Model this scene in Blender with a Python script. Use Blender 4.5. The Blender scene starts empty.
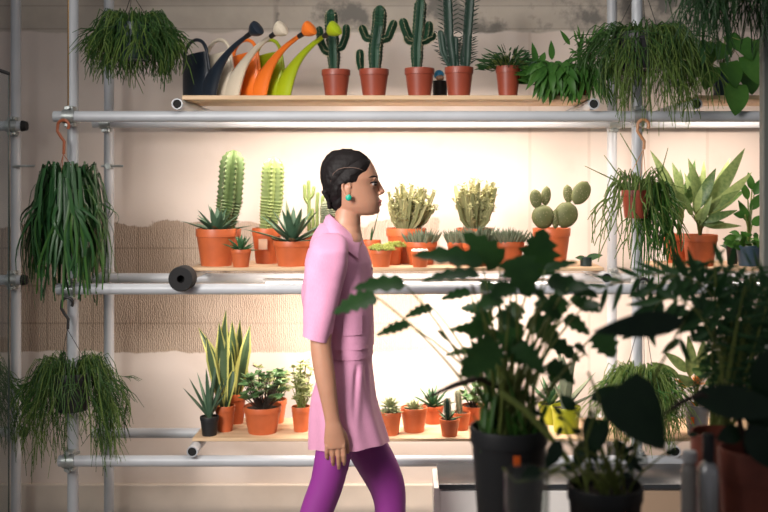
import bpy, bmesh, math, random
from mathutils import Vector as V, noise
R = random.Random(7)
pi = math.pi
F, CX, CY, H = 1000.0, 410.0, 180.0, 1.70
COL = bpy.context.scene.collection

def P(px, py, Y):
    return V(((px - CX) / F * Y, Y, H - (py - CY) / F * Y))
def X(px, Y): return (px - CX) / F * Y
def Z(py, Y): return H - (py - CY) / F * Y
def U(a, b): return R.uniform(a, b)
def lerp(a, b, t): return a + (b - a) * t
def interp(tab, x):
    if x <= tab[0][0]: return tab[0][1:]
    for a, b in zip(tab, tab[1:]):
        if x <= b[0]:
            t = (x - a[0]) / (b[0] - a[0])
            t2 = t
            return tuple(lerp(p, q, t2) for p, q in zip(a[1:], b[1:]))
    return tab[-1][1:]

# ------------------------------------------------------------------ materials
def nodes(m):
    m.use_nodes = True
    nt = m.node_tree
    return nt, nt.nodes, nt.links, nt.nodes['Principled BSDF']

def mat(name, col, rough=.5, metal=0, spec=.5, var=.0, scale=8, bump=0, bscale=60, emit=None, es=0, sss=0, coat=0):
    m = bpy.data.materials.new(name)
    nt, N, L, b = nodes(m)
    b.inputs['Base Color'].default_value = (*col, 1)
    b.inputs['Roughness'].default_value = rough
    b.inputs['Metallic'].default_value = metal
    b.inputs['Specular IOR Level'].default_value = spec
    if coat: b.inputs['Coat Weight'].default_value = coat
    if sss:
        b.inputs['Subsurface Weight'].default_value = sss
        b.inputs['Subsurface Radius'].default_value = (1, .35, .2)
        b.inputs['Subsurface Scale'].default_value = .006
    tc = N.new('ShaderNodeTexCoord')
    if var:
        n = N.new('ShaderNodeTexNoise'); n.inputs['Scale'].default_value = scale; n.inputs['Detail'].default_value = 4
        L.new(tc.outputs['Object'], n.inputs['Vector'])
        r = N.new('ShaderNodeValToRGB')
        r.color_ramp.elements[0].position = .3; r.color_ramp.elements[1].position = .7
        r.color_ramp.elements[0].color = (*[c * (1 - var) for c in col], 1)
        r.color_ramp.elements[1].color = (*[min(1, c * (1 + var)) for c in col], 1)
        L.new(n.outputs['Fac'], r.inputs['Fac']); L.new(r.outputs['Color'], b.inputs['Base Color'])
    if bump:
        n2 = N.new('ShaderNodeTexNoise'); n2.inputs['Scale'].default_value = bscale; n2.inputs['Detail'].default_value = 3
        L.new(tc.outputs['Object'], n2.inputs['Vector'])
        bp = N.new('ShaderNodeBump'); bp.inputs['Strength'].default_value = bump; bp.inputs['Distance'].default_value = .004
        L.new(n2.outputs['Fac'], bp.inputs['Height']); L.new(bp.outputs['Normal'], b.inputs['Normal'])
    if emit:
        b.inputs['Emission Color'].default_value = (*emit, 1); b.inputs['Emission Strength'].default_value = es
    return m

def leafmat(name, c1, c2, rough=.42, trans=.3, scale=30):
    """leaf: colour varies per leaf (island) and with noise, some light passes through"""
    m = bpy.data.materials.new(name)
    nt, N, L, b = nodes(m)
    g = N.new('ShaderNodeNewGeometry'); tc = N.new('ShaderNodeTexCoord')
    n = N.new('ShaderNodeTexNoise'); n.inputs['Scale'].default_value = scale
    L.new(tc.outputs['Object'], n.inputs['Vector'])
    a = N.new('ShaderNodeMath'); a.operation = 'MULTIPLY_ADD'; a.inputs[1].default_value = .6
    L.new(g.outputs['Random Per Island'], a.inputs[0])
    s = N.new('ShaderNodeMath'); s.operation = 'MULTIPLY_ADD'; s.inputs[1].default_value = .8; s.inputs[2].default_value = -.2
    L.new(n.outputs['Fac'], s.inputs[0]); L.new(s.outputs[0], a.inputs[2])
    r = N.new('ShaderNodeValToRGB')
    r.color_ramp.elements[0].color = (*c1, 1); r.color_ramp.elements[1].color = (*c2, 1)
    L.new(a.outputs[0], r.inputs['Fac']); L.new(r.outputs['Color'], b.inputs['Base Color'])
    b.inputs['Roughness'].default_value = rough; b.inputs['Specular IOR Level'].default_value = .35
    if trans:
        t = N.new('ShaderNodeBsdfTranslucent'); mx = N.new('ShaderNodeMixShader'); mx.inputs[0].default_value = trans
        L.new(r.outputs['Color'], t.inputs['Color'])
        L.new(b.outputs[0], mx.inputs[1]); L.new(t.outputs[0], mx.inputs[2])
        L.new(mx.outputs[0], N['Material Output'].inputs['Surface'])
    return m

def glassmat(name, tint=(1, 1, 1), refl=.08, rough=.02):
    m = bpy.data.materials.new(name); nt, N, L, b = nodes(m)
    t = N.new('ShaderNodeBsdfTransparent'); t.inputs[0].default_value = (*tint, 1)
    gl = N.new('ShaderNodeBsdfGlossy'); gl.inputs['Roughness'].default_value = rough
    lw = N.new('ShaderNodeLayerWeight'); lw.inputs[0].default_value = .25
    ad = N.new('ShaderNodeMath'); ad.operation = 'MULTIPLY_ADD'; ad.inputs[1].default_value = .5; ad.inputs[2].default_value = refl; ad.use_clamp = True
    L.new(lw.outputs['Facing'], ad.inputs[0])
    mx = N.new('ShaderNodeMixShader'); L.new(ad.outputs[0], mx.inputs[0]); L.new(t.outputs[0], mx.inputs[1]); L.new(gl.outputs[0], mx.inputs[2])
    L.new(mx.outputs[0], N['Material Output'].inputs['Surface'])
    return m

M = dict(
    pot_shade=mat('shaded_clay_plastic', (.25, .048, .024), .42, var=.12, scale=14),  # same clay plastic as the next, with dimmer light put into its colour
    pot_lit=mat('lit_clay_plastic', (.50, .112, .034), .45, var=.12, scale=14),  # brightly lit copy of that plastic, the light put into its colour
    pot_brick=mat('brick_clay', (.22, .055, .032), .6, var=.2, scale=20),
    pot_black=mat('black_plastic', (.012, .013, .014), .45),
    pot_char=mat('charcoal_plastic', (.019, .020, .022), .5),
    pot_green=mat('dark_green_plastic', (.012, .03, .03), .4),
    pot_blue=mat('slate_blue_plastic', (.035, .065, .095), .4),
    pot_grey=mat('grey_plastic', (.22, .21, .21), .5),
    pot_lime=mat('lime_plastic', (.29, .31, .012), .4),
    soil=mat('soil', (.03, .02, .013), .95, var=.5, scale=80, bump=.6, bscale=150),
    pumice=mat('pale_grit', (.45, .36, .28), .95, var=.3, scale=120, bump=.5, bscale=200),
    tube=mat('grey_painted_tube', (.43, .45, .475), .38, var=.06, scale=6),
    galv=mat('galvanised_steel', (.42, .45, .44), .4, metal=.7, var=.2, scale=40),
    rod=mat('brass_rod', (.35, .22, .10), .35, metal=.8),
    foam=mat('black_foam', (.006, .006, .0065), .8, bump=.3),
    hole=mat('dark_bore', (.01, .01, .01), .9),
    white=mat('white_enamel', (.8, .79, .77), .4),
    diff=mat('lit_diffuser', (.9, .88, .85), .4, emit=(1, .9, .80), es=8),
    cord_br=mat('terracotta_hook', (.33, .09, .035), .45),
    cord_bk=mat('black_hook', (.015, .015, .015), .45),
    cord_tan=mat('tan_hook', (.42, .20, .09), .45),
    skin=mat('skin', (.44, .222, .140), .48, sss=.25, var=.04, scale=25),
    lip=mat('lip', (.44, .165, .135), .4, sss=.15),
    hair=mat('black_hair', (.009, .007, .007), .55, spec=.18, bump=.5, bscale=260),
    eyew=mat('eye_white', (.42, .38, .36), .3, spec=.2),
    iris=mat('iris', (.02, .01, .006), .15),
    teal=mat('teal_enamel', (.006, .33, .22), .3),
    button=mat('pink_button', (.33, .12, .20), .3),
    tights=mat('purple_tights', (.235, .028, .225), .55, var=.06, scale=5),
    boot=mat('black_leather', (.02, .018, .018), .4),
    cab=mat('white_laminate', (.68, .65, .62), .45),
    darktop=mat('charcoal_worktop', (.025, .028, .032), .35),
    steel=mat('brushed_steel', (.55, .55, .54), .25, metal=1),
    plast=mat('grey_bottle_plastic', (.32, .30, .28), .35),
    cap=mat('pale_cap', (.62, .62, .62), .4),
    tag=mat('orange_tag', (.85, .14, .015), .5),
    paper=mat('paper_label', (.62, .38, .25), .7),
    bluecap=mat('blue_cap', (.02, .22, .42), .4),
    glass=glassmat('clear_glass', (.96, .98, .97)),
    jarglass=glassmat('jar_glass', (.96, .98, .97), .10),
    glassedge=mat('glass_edge', (.02, .03, .028), .2),
    post=mat('grey_green_paint', (.16, .17, .15), .5),
    branch=mat('brown_stem', (.035, .022, .014), .7),
    petiole=leafmat('petiole_green', (.10, .14, .03), (.20, .24, .06), trans=.1),
    flower=leafmat('orange_bract', (.8, .22, .03), (.85, .42, .07)),
    fluff=mat('white_wool_spines', (.75, .70, .62), .9),
    spine=mat('pale_spines', (.42, .36, .22), .7),
)
G = dict(
    cact=leafmat('deep_cactus_green', (.006, .030, .016), (.014, .058, .027), .5, 0),
    trig=leafmat('dark_column_green', (.006, .020, .014), (.015, .042, .026), .45, 0),
    col=leafmat('column_green', (.055, .09, .03), (.10, .15, .05), .55, 0),
    colp=leafmat('pale_column_green', (.17, .23, .07), (.26, .31, .11), .55, .0),
    oval=leafmat('grey_green_cactus', (.16, .18, .11), (.22, .24, .15), .6, 0),
    agave=leafmat('agave_green', (.035, .085, .050), (.10, .17, .10), .45, .1),
    hawo=leafmat('haworthia_green', (.025, .085, .035), (.06, .15, .06), .4, .1),
    cholla=leafmat('pale_cholla', (.20, .22, .09), (.42, .38, .19), .6, .1),
    tips=leafmat('yellow_tips', (.38, .38, .17), (.56, .53, .30), .6, .2),
    sage=leafmat('sage_green', (.11, .15, .10), (.24, .27, .18), .6, .1),
    sedum=leafmat('sedum_green', (.34, .42, .08), (.60, .60, .20), .5, .2),
    opun=leafmat('pad_green', (.075, .085, .030), (.14, .15, .055), .6, 0),
    sans=leafmat('sansevieria_green', (.03, .07, .03), (.10, .15, .07), .4, .1),
    yell=leafmat('yellow_margin', (.50, .50, .12), (.60, .58, .20), .4, .2),
    jade=leafmat('jade_green', (.04, .11, .035), (.12, .21, .08), .3, .1),
    varieg=leafmat('variegated_green', (.22, .28, .10), (.50, .52, .25), .4, .2),
    rose=leafmat('rosette_green', (.13, .18, .08), (.36, .36, .20), .5, .1),
    rhip=leafmat('rhipsalis_green', (.018, .060, .014), (.060, .135, .030), .5, .3),
    rhipl=leafmat('light_rhipsalis', (.07, .14, .025), (.17, .25, .06), .5, .35),
    strap=leafmat('strap_green', (.012, .055, .018), (.04, .12, .035), .35, .2),
    dark=leafmat('dark_leaf', (.012, .045, .014), (.035, .095, .026), .38, .22),
    mid=leafmat('fresh_leaf', (.03, .11, .018), (.075, .19, .035), .38, .35),
    big=leafmat('philodendron_leaf', (.012, .05, .015), (.045, .125, .03), .36, .36),
    spath=leafmat('striped_leaf', (.025, .09, .02), (.30, .36, .14), .35, .35, 70),
    palm=leafmat('palm_leaf', (.012, .055, .018), (.045, .12, .035), .4, .3),
    grass=leafmat('pale_grassy_green', (.12, .21, .04), (.28, .37, .10), .5, .4),
    black=leafmat('blackish_leaf', (.006, .022, .010), (.016, .045, .018), .35, .1),
)
def canmat(name, c): return mat(name, c, .38, spec=.5)

# ------------------------------------------------------------------ mesh builder
class MB:
    def __init__(s): s.v = []; s.f = []; s.m = []
    def add(s, vs, fs, mi=0):
        o = len(s.v); s.v += [tuple(p) for p in vs]
        for f in fs: s.f.append(tuple(i + o for i in f)); s.m.append(mi)
    def loft(s, rings, cap0=True, cap1=True, closed=True, mi=0):
        n = len(rings[0]); vs = [p for r in rings for p in r]; fs = []
        for i in range(len(rings) - 1):
            for j in range(n if closed else n - 1):
                k = (j + 1) % n
                fs.append((i * n + j, i * n + k, (i + 1) * n + k, (i + 1) * n + j))
        if cap0: fs.append(tuple(range(n))[::-1])
        if cap1: fs.append(tuple((len(rings) - 1) * n + j for j in range(n)))
        s.add(vs, fs, mi)
    def tube(s, pts, rad, seg=8, ribs=0, dep=.25, flat=1, side=None, cap=True, mi=0, twist=0):
        pts = [V(p) for p in pts]; n = len(pts)
        if not hasattr(rad, '__len__'): rad = [rad] * n
        rings = []; u = None
        for i, p in enumerate(pts):
            d = (pts[min(i + 1, n - 1)] - pts[max(i - 1, 0)])
            if d.length < 1e-9: d = V((0, 0, 1))
            d.normalize()
            if u is None:
                u = side.copy() if side else (V((0, 1, 0)) if abs(d.y) < .9 else V((1, 0, 0)))
            u = u - d * u.dot(d)
            if u.length < 1e-6: u = d.orthogonal()
            u.normalize(); w = d.cross(u)
            ring = []
            for j in range(seg):
                a = 2 * pi * j / seg + twist * i
                r = rad[i]
                if ribs: r *= 1 - dep * (.5 - .5 * math.cos(ribs * a))
                ring.append(p + u * (math.cos(a) * r) + w * (math.sin(a) * r * flat))
            rings.append(ring)
        s.loft(rings, cap, cap, mi=mi)
    def lathe(s, c, prof, seg=28, mi=0, sx=1, sy=1):
        rings = [[V((c[0] + math.cos(2 * pi * j / seg) * max(r, 1e-5) * sx, c[1] + math.sin(2 * pi * j / seg) * max(r, 1e-5) * sy, c[2] + z)) for j in range(seg)] for r, z in prof]
        s.loft(rings, True, True, mi=mi)
    def ball(s, c, r, seg=14, n=9, mi=0):
        if not hasattr(r, '__len__'): r = (r, r, r)
        c = V(c)
        rings = []
        for i in range(n + 1):
            t = pi * i / n; q = max(math.sin(t), 1e-3)
            rings.append([c + V((r[0] * q * math.cos(2 * pi * j / seg), r[1] * q * math.sin(2 * pi * j / seg), -r[2] * math.cos(t))) for j in range(seg)])
        s.loft(rings, mi=mi)
    def box(s, a, b, ch=.0, mi=0):
        x0, y0, z0 = a; x1, y1, z1 = b
        if ch:
            def r(z, k): return [V(p) for p in ((x0 + k + ch, y0 + k, z), (x1 - k - ch, y0 + k, z), (x1 - k, y0 + k + ch, z), (x1 - k, y1 - k - ch, z), (x1 - k - ch, y1 - k, z), (x0 + k + ch, y1 - k, z), (x0 + k, y1 - k - ch, z), (x0 + k, y0 + k + ch, z))]
            s.loft([r(z0, ch), r(z0 + ch, 0), r(z1 - ch, 0), r(z1, ch)], mi=mi)
        else:
            def r(z): return [V(p) for p in ((x0, y0, z), (x1, y0, z), (x1, y1, z), (x0, y1, z))]
            s.loft([r(z0), r(z1)], mi=mi)
    def blade(s, base, d, L, w, t=None, curl=0, n=7, prof=None, seg=6, gut=.35, edge=None, up=V((0, 0, 1)), mi=0):
        """thick succulent leaf: elliptical section with a channel"""
        d = V(d).normalized(); p = V(base); t = t or w * .3
        side = d.cross(up)
        if side.length < .05: side = V((1, .3, 0))
        side.normalize(); rings = []
        for i in range(n + 1):
            q = i / n
            k = prof(q) if prof else math.sin(pi * min(1, .28 + .72 * q)) ** .8
            dd = (d + V((0, 0, curl * q))).normalized(); nrm = side.cross(dd).normalized()
            k = max(k, .02)
            ring = []
            for j in range(seg):
                a = 2 * pi * j / seg; u = math.cos(a); o = math.sin(a)
                ring.append(p + side * (u * w * .5 * k) + nrm * (o * t * .5 * k + gut * abs(u) * w * .5 * k))
            rings.append(ring); p = p + dd * (L / n)
        s.loft(rings, mi=mi)
        return p
    def leaf(s, base, tip, w, prof=None, n=8, fold=.25, droop=.0, nrm=None, edge=None, cols=1, mi=0, lobes=0, ld=.35, wav=0):
        """thin leaf between two points; nrm = the way its face looks; edge = material index of its margin"""
        b = V(base); t = V(tip); d = t - b; L = d.length; d.normalize()
        nr = V(nrm) if nrm is not None else V((U(-.4, .4), -1, U(.2, .9)))
        nr = nr - d * nr.dot(d)
        if nr.length < 1e-3: nr = d.orthogonal()
        nr.normalize(); side = d.cross(nr)
        us = [-1, 0, 1] if edge is None else [-1, -.62, 0, .62, 1]
        rings = []
        ph = U(0, 6)
        for i in range(n + 1):
            q = i / n
            k = prof(q) if prof else (math.sin(pi * q ** .75) ** .9 if 0 < q < 1 else 0)
            if lobes: k *= 1 - ld * (abs(((q * lobes) % 1) - .5) * 2)
            k = max(k, .012)
            c = b + d * (L * q) + nr * (droop * L * (4 * q * (1 - q))) + V((0, 0, 0))
            ring = []
            for u in us:
                ring.append(c + side * (u * w * .5 * k) + nr * (abs(u) * fold * w * .5 * k + (wav * w * math.sin(q * 9 + ph + u) if u else 0)))
            rings.append(ring)
        m = len(us); vs = [p for r in rings for p in r]; fs = []; e = []
        for i in range(n):
            for j in range(m - 1):
                fs.append((i * m + j, i * m + j + 1, (i + 1) * m + j + 1, (i + 1) * m + j)); e.append(edge if edge is not None and j in (0, m - 2) else mi)
        o = len(s.v); s.v += [tuple(p) for p in vs]
        for f, q in zip(fs, e): s.f.append(tuple(x + o for x in f)); s.m.append(q)
    def build(s, name, mats, parent=None, recalc=True, angle=40):
        if not s.v: return None
        me = bpy.data.meshes.new(name)
        o = V((0, 0, 0))
        if parent is not None:
            q = parent
            while q is not None: o += q.location; q = q.parent
        me.from_pydata([(a - o.x, b - o.y, c - o.z) for a, b, c in s.v], [], s.f)
        for m in (mats if isinstance(mats, (list, tuple)) else [mats]): me.materials.append(m)
        me.polygons.foreach_set('material_index', s.m)
        if recalc:
            bm = bmesh.new(); bm.from_mesh(me); bmesh.ops.recalc_face_normals(bm, faces=bm.faces[:]); bm.to_mesh(me); bm.free()
        me.polygons.foreach_set('use_smooth', [True] * len(me.polygons))
        me.set_sharp_from_angle(angle=math.radians(angle))
        me.update()
        ob = bpy.data.objects.new(name, me); COL.objects.link(ob)
        if parent is not None: ob.parent = parent
        return ob

def thing(name, label, cat, loc, group=None):
    o = bpy.data.objects.new(name, None); COL.objects.link(o); o.location = loc; o.empty_display_size = .05
    o['label'] = label; o['category'] = cat
    if group: o['group'] = group
    return o
def tag(o, label, cat, group=None):
    o['label'] = label; o['category'] = cat
    if group: o['group'] = group
    return o
def struct(o): o['kind'] = 'structure'; return o

# ------------------------------------------------------------------ setting
YF, YR, YW = 4.386, 4.87, 5.12
Z1, Z2, Z3 = H + .2785, H - .478, H - 1.232
Z0 = Z1 + .76
B1, B2, B3 = Z1 + .096, Z2 + .091, Z3 + .091       # tops of the boards
BY0, BY1 = 4.42, 4.80

def wallmat():
    m = bpy.data.materials.new('old_plaster_wall'); nt, N, L, b = nodes(m)
    tc = N.new('ShaderNodeTexCoord'); sp = N.new('ShaderNodeSeparateXYZ'); L.new(tc.outputs['Object'], sp.inputs[0])
    def val(x): return x if hasattr(x, 'is_linked') else None
    def mth(op, a, c, clamp=False, d=None):
        q = N.new('ShaderNodeMath'); q.operation = op; q.use_clamp = clamp
        for i, v_ in enumerate((a, c, d)):
            if v_ is None: continue
            if hasattr(v_, 'is_linked'): L.new(v_, q.inputs[i])
            else: q.inputs[i].default_value = v_
        return q.outputs[0]
    def nz(sc, det=4, vec=None, rough=.55):
        q = N.new('ShaderNodeTexNoise'); q.inputs['Scale'].default_value = sc; q.inputs['Detail'].default_value = det; q.inputs['Roughness'].default_value = rough
        L.new(vec or tc.outputs['Object'], q.inputs['Vector']); return q.outputs['Fac']
    def mix(f, a, c):
        q = N.new('ShaderNodeMix'); q.data_type = 'RGBA'
        if hasattr(f, 'is_linked'): L.new(f, q.inputs[0])
        else: q.inputs[0].default_value = f
        for i, v_ in ((6, a), (7, c)):
            if hasattr(v_, 'is_linked'): L.new(v_, q.inputs[i])
            else: q.inputs[i].default_value = (*v_, 1)
        return q.outputs[2]
    def step(x, e, w): # smooth 0..1 above e
        return mth('MULTIPLY_ADD', x, 1 / w, True, -e / w)
    x, z = sp.outputs[0], sp.outputs[2]
    n1 = nz(1.3, 5); n2 = nz(7, 6); n3 = nz(30, 4)
    plaster = mix(n1, (.55, .475, .42), (.66, .58, .525))
    plaster = mix(mth('MULTIPLY', step(n2, .55, .25), .25), plaster, (.45, .37, .31))
    # vertical boards on the right half: faint joints
    sx = mth('FRACT', mth('MULTIPLY', x, 3.3), 0)
    joint = mth('MULTIPLY', mth('LESS_THAN', sx, .05), mth('GREATER_THAN', x, .55))
    plaster = mix(mth('MULTIPLY', joint, .35), plaster, (.40, .31, .25))
    pn = mth('MULTIPLY', mth('FLOOR', mth('MULTIPLY', x, 3.3), 0), .37)
    plaster = mix(mth('MULTIPLY', mth('MULTIPLY', mth('FRACT', pn, 0), .25), mth('GREATER_THAN', x, .55)), plaster, (.60, .46, .37))
    # bare concrete above
    conc = mix(n2, (.33, .29, .245), (.50, .44, .37))
    conc = mix(mth('MULTIPLY', step(nz(2.6, 6, None, .65), .54, .08), .75), conc, (.085, .085, .08))
    # dark vertical stain
    st = mth('MULTIPLY', step(mth('MULTIPLY', mth('ABSOLUTE', mth('ADD', x, .66), 0), -1), -.045, .03), step(n2, .42, .1))
    conc = mix(mth('MULTIPLY', st, .8), conc, (.07, .065, .06))
    # board-marked courses of the concrete
    cz = mth('FRACT', mth('MULTIPLY', z, 8.5), 0)
    conc = mix(mth('MULTIPLY', mth('LESS_THAN', cz, .06), .35), conc, (.16, .145, .13))
    ztop = H + .753
    zz = mth('ADD', z, mth('MULTIPLY', mth('SUBTRACT', n2, .5), .05))
    upper = step(zz, ztop, .01)
    c = mix(upper, plaster, conc)
    # ribbed brown adhesive band, torn edges
    edge = mth('ADD', mth('MULTIPLY', mth('SUBTRACT', n2, .5), .16), mth('MULTIPLY', mth('SUBTRACT', n1, .5), .18))
    zt = mth('ADD', z, edge)
    band = mth('MULTIPLY', step(mth('MULTIPLY', zt, -1), -(H - .225), .008), step(mth('ADD', z, mth('MULTIPLY', mth('SUBTRACT', n2, .5), .05)), H - .885, .008))
    band = mth('MULTIPLY', band, step(mth('MULTIPLY', mth('ADD', x, mth('MULTIPLY', edge, 2.0)), -1), -.10, .02))
    w = N.new('ShaderNodeTexWave'); w.wave_type = 'BANDS'; w.bands_direction = 'X'; w.inputs['Scale'].default_value = 30; w.inputs['Distortion'].default_value = 6; w.inputs['Detail'].default_value = 2; w.inputs['Detail Scale'].default_value = 2
    L.new(tc.outputs['Object'], w.inputs['Vector'])
    wv = w.outputs['Fac']
    brown = mix(wv, (.30, .225, .17), (.41, .32, .245))
    bx = mth('LESS_THAN', mth('FRACT', mth('MULTIPLY', x, 4.3), 0), .035); bz = mth('LESS_THAN', mth('FRACT', mth('MULTIPLY', z, 5.2), 0), .05)
    brown = mix(mth('MULTIPLY', mth('MAXIMUM', bx, bz), .5), brown, (.17, .12, .085))
    brown = mix(mth('MULTIPLY', step(n1, .52, .1), .35), brown, (.45, .36, .28))
    brown = mix(mth('MULTIPLY', step(mth('ADD', x, mth('MULTIPLY', n2, .5)), -.95, .5), .5), brown, (.56, .455, .375))  # lighter to the right: strip-light brightness put into the band colour
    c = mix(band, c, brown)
    # small plug holes and rust dots
    vo = N.new('ShaderNodeTexVoronoi'); vo.inputs['Scale'].default_value = 2.1; L.new(tc.outputs['Object'], vo.inputs['Vector'])
    dot = mth('MULTIPLY', mth('LESS_THAN', vo.outputs['Distance'], .022), .8)
    c = mix(dot, c, (.10, .07, .05))
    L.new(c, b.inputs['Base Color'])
    b.inputs['Roughness'].default_value = .85
    bp = N.new('ShaderNodeBump'); bp.inputs['Strength'].default_value = .5; bp.inputs['Distance'].default_value = .008
    hgt = mth('ADD', mth('MULTIPLY', mth('MULTIPLY', band, wv), .8), mth('MULTIPLY', n3, .12))
    hgt = mth('ADD', hgt, mth('MULTIPLY', band, -.6))
    L.new(hgt, bp.inputs['Height']); L.new(bp.outputs['Normal'], b.inputs['Normal'])
    return m

def woodmat(name, c1, c2, axis=0):
    m = bpy.data.materials.new(name); nt, N, L, b = nodes(m)
    tc = N.new('ShaderNodeTexCoord'); mp = N.new('ShaderNodeMapping')
    mp.inputs['Scale'].default_value = (1.2, 14, 14) if axis == 0 else (14, 1.2, 14)
    L.new(tc.outputs['Object'], mp.inputs[0])
    n = N.new('ShaderNodeTexNoise'); n.inputs['Scale'].default_value = 3; n.inputs['Detail'].default_value = 8; L.new(mp.outputs[0], n.inputs['Vector'])
    r = N.new('ShaderNodeValToRGB'); r.color_ramp.elements[0].position = .3; r.color_ramp.elements[1].position = .7
    r.color_ramp.elements[0].color = (*c1, 1); r.color_ramp.elements[1].color = (*c2, 1)
    L.new(n.outputs['Fac'], r.inputs[0]); L.new(r.outputs[0], b.inputs['Base Color']); b.inputs['Roughness'].default_value = .6
    return m
M['ply'] = woodmat('pale_plywood', (.50, .33, .19), (.66, .47, .29))
M['edge'] = woodmat('plywood_edge', (.42, .26, .14), (.62, .43, .26))
M['tablew'] = woodmat('table_wood', (.18, .11, .06), (.28, .18, .10))

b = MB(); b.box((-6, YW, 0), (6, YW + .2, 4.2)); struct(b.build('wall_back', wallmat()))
M['floor'] = mat('concrete_floor', (.30, .28, .26), .6, var=.15, scale=3)
b = MB(); b.box((-6, -3, -.1), (6, YW + .2, 0)); struct(b.build('floor', M['floor']))
b = MB(); b.box((-6, YW - .03, 0), (6, YW, Z(483, YW)), .004); struct(b.build('baseboard_back', mat('plinth_plaster', (.56, .49, .42), .8, var=.1, scale=4)))

# ------------------------------------------------------------------ scaffold racks
TR = .02415
def pipe(mb, a, c, r=TR, seg=18, open_end=False):
    mb.tube([a, c], r, seg)
def coupler(root, c, axis_x=True):
    mb = MB(); c = V(c)
    mb.tube([c + V((-.026, 0, 0)), c + V((.026, 0, 0))], .031, 14)
    mb.tube([c + V((0, .05, -.026)), c + V((0, .05, .026))], .031, 14)
    mb.box(c + V((-.02, -.012, -.046)), c + V((.02, .05, -.028)), .003)
    mb.box(c + V((-.02, -.012, .028)), c + V((.02, .05, .046)), .003)
    for s in (-1, 1):
        mb.tube([c + V((.004, -.03, s * .038)), c + V((.004, .005, s * .038))], .008, 6)
    mb.build('pipe_coupler', M['galv'], root)

def end_pipe(root, xpx, zc, y0=4.34, y1=4.98, foam=False):
    """tube running front to back under a board, its open end to the viewer"""
    x = X(xpx, y0); mb = MB()
    n = 20; ri = TR * .80
    ring = lambda r, y: [V((x + r * math.cos(2 * pi * j / n), y, zc + r * math.sin(2 * pi * j / n))) for j in range(n)]
    mb.loft([ring(ri, y0 + .18), ring(ri, y0), ring(TR, y0), ring(TR, y1)], True, True)
    o = mb.build('cross_tube', M['tube'], root)
    k = MB(); k.loft([ring(ri * .985, y0 + .006), ring(ri * .985, y0 + .02)]); k.build('tube_bore', M['hole'], o)
    if foam:
        k = MB(); rf = .055; k.loft([ring(.017, y0 + .01), ring(.017, y0 - .045), ring(rf * .93, y0 - .045), ring(rf, y0 - .038), ring(rf, y0 + .03), ring(TR, y0 + .03)]); k.build('foam_cap', M['foam'], o)
    return o

rack = thing('pipe_rack', 'tall grey scaffold-tube rack carrying the plant shelves along the wall', 'rack', (0, 4.6, 0))
xr = 1.78
for (px, Y, y0) in ((73, YF, 0), (637, YF, 0), (109, YR, 0), (612, YR, 0)):
    mb = MB(); x = X(px, Y + .05); mb.tube([(x, Y + .05, .012), (x, Y + .05, 3.0)], TR, 20); mb.box((x - .05, Y, 0), (x + .05, Y + .1, .012)); mb.build('upright', M['tube'], rack)
    for zc in (Z0, Z1, Z2, Z3): coupler(rack, (x, Y, zc))
for zc, pxf in ((Z0, 54), (Z1, 54), (Z2, 57), (Z3, 59)):
    for Y, px in ((YF, pxf), (YR, 93)):
        mb = MB(); n = 20; x0 = X(px, Y); ri = TR * .82
        ring = lambda r, x: [V((x, Y + r * math.cos(2 * pi * j / n), zc + r * math.sin(2 * pi * j / n))) for j in range(n)]
        mb.loft([ring(ri, x0 + .05), ring(ri, x0), ring(TR, x0), ring(TR, xr)]); mb.build('rail', M['tube'], rack)
for px, zc, fo in ((177, Z1, 0), (594, Z1, 0), (183, Z2, 1), (607, Z2, 0), (675, Z2, 0), (192, Z3, 0), (640, Z3, 0), (675.5, Z3, 0), (697, Z1, 0)):
    if (px, zc) == (640, Z3): px = 624
    end_pipe(rack, px, zc + .052, foam=bool(fo))
mb = MB(); mb.tube([(X(100, YR), YR + .02, Z(166, YR)), (X(122, YR), YR + .02, Z(166, YR))], .006, 8); mb.box((X(105, YR), YR, Z(168.5, YR)), (X(110, YR), YR + .06, Z(163.5, YR))); mb.build('tie_rod', M['galv'], rack)
mb = MB(); mb.tube([(X(66, YF), YF + .03, Z(113, YF)), (X(66, YF), YF + .03, 2.98)], .0045, 8); mb.build('brass_rod', M['rod'], rack)

lr = thing('pipe_rack', 'grey scaffold-tube rack cut off by the left edge of the picture', 'rack', (-1.95, 4.9, 0))
mb = MB(); x = X(16, YR + .05); mb.tube([(x, YR + .05, .012), (x, YR + .05, 3.0)], TR, 20); mb.box((x - .05, YR, 0), (x + .05, YR + .1, .012)); mb.build('upright', M['tube'], lr)
for py in (126, 280, 432):
    zc = Z(py, YR); mb = MB(); mb.tube([(-2.6, YR, zc), (X(22, YR), YR, zc)], TR, 18); o = mb.build('rail', M['tube'], lr)
    mb = MB(); mb.tube([(X(22, YR), YR, zc), (X(22, YR) + .025, YR, zc)], [TR * 1.15, TR * .9], 16); mb.build('end_cap', M['foam'], o)
    coupler(lr, (x, YR, zc))
mb = MB(); mb.tube([(X(11, YR), YR + .02, Z(166, YR)), (X(33, YR), YR + .02, Z(166, YR))], .006, 8); mb.build('tie_rod', M['galv'], lr)

gp = thing('glass_screen', 'clear glass screen with a dark edge at the far left of the picture', 'glass screen', (-1.75, 3.9, 0))
xg = X(9.5, 3.9); mb = MB(); mb.box((-2.4, 3.897, 0.0), (xg - .004, 3.903, Z(73, 3.9))); mb.build('pane', M['glass'], gp)
mb = MB(); mb.box((xg - .004, 3.895, 0), (xg, 3.905, Z(73, 3.9))); mb.build('edge_strip', M['glassedge'], gp)
mb = MB(); mb.tube([(xg - .12, 3.88, Z(70, 3.9) - .0), (xg - .03, 3.88, Z(71, 3.9)), (xg + .003, 3.89, Z(74, 3.9))], .007, 8); mb.build('top_clip', M['foam'], gp)

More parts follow.
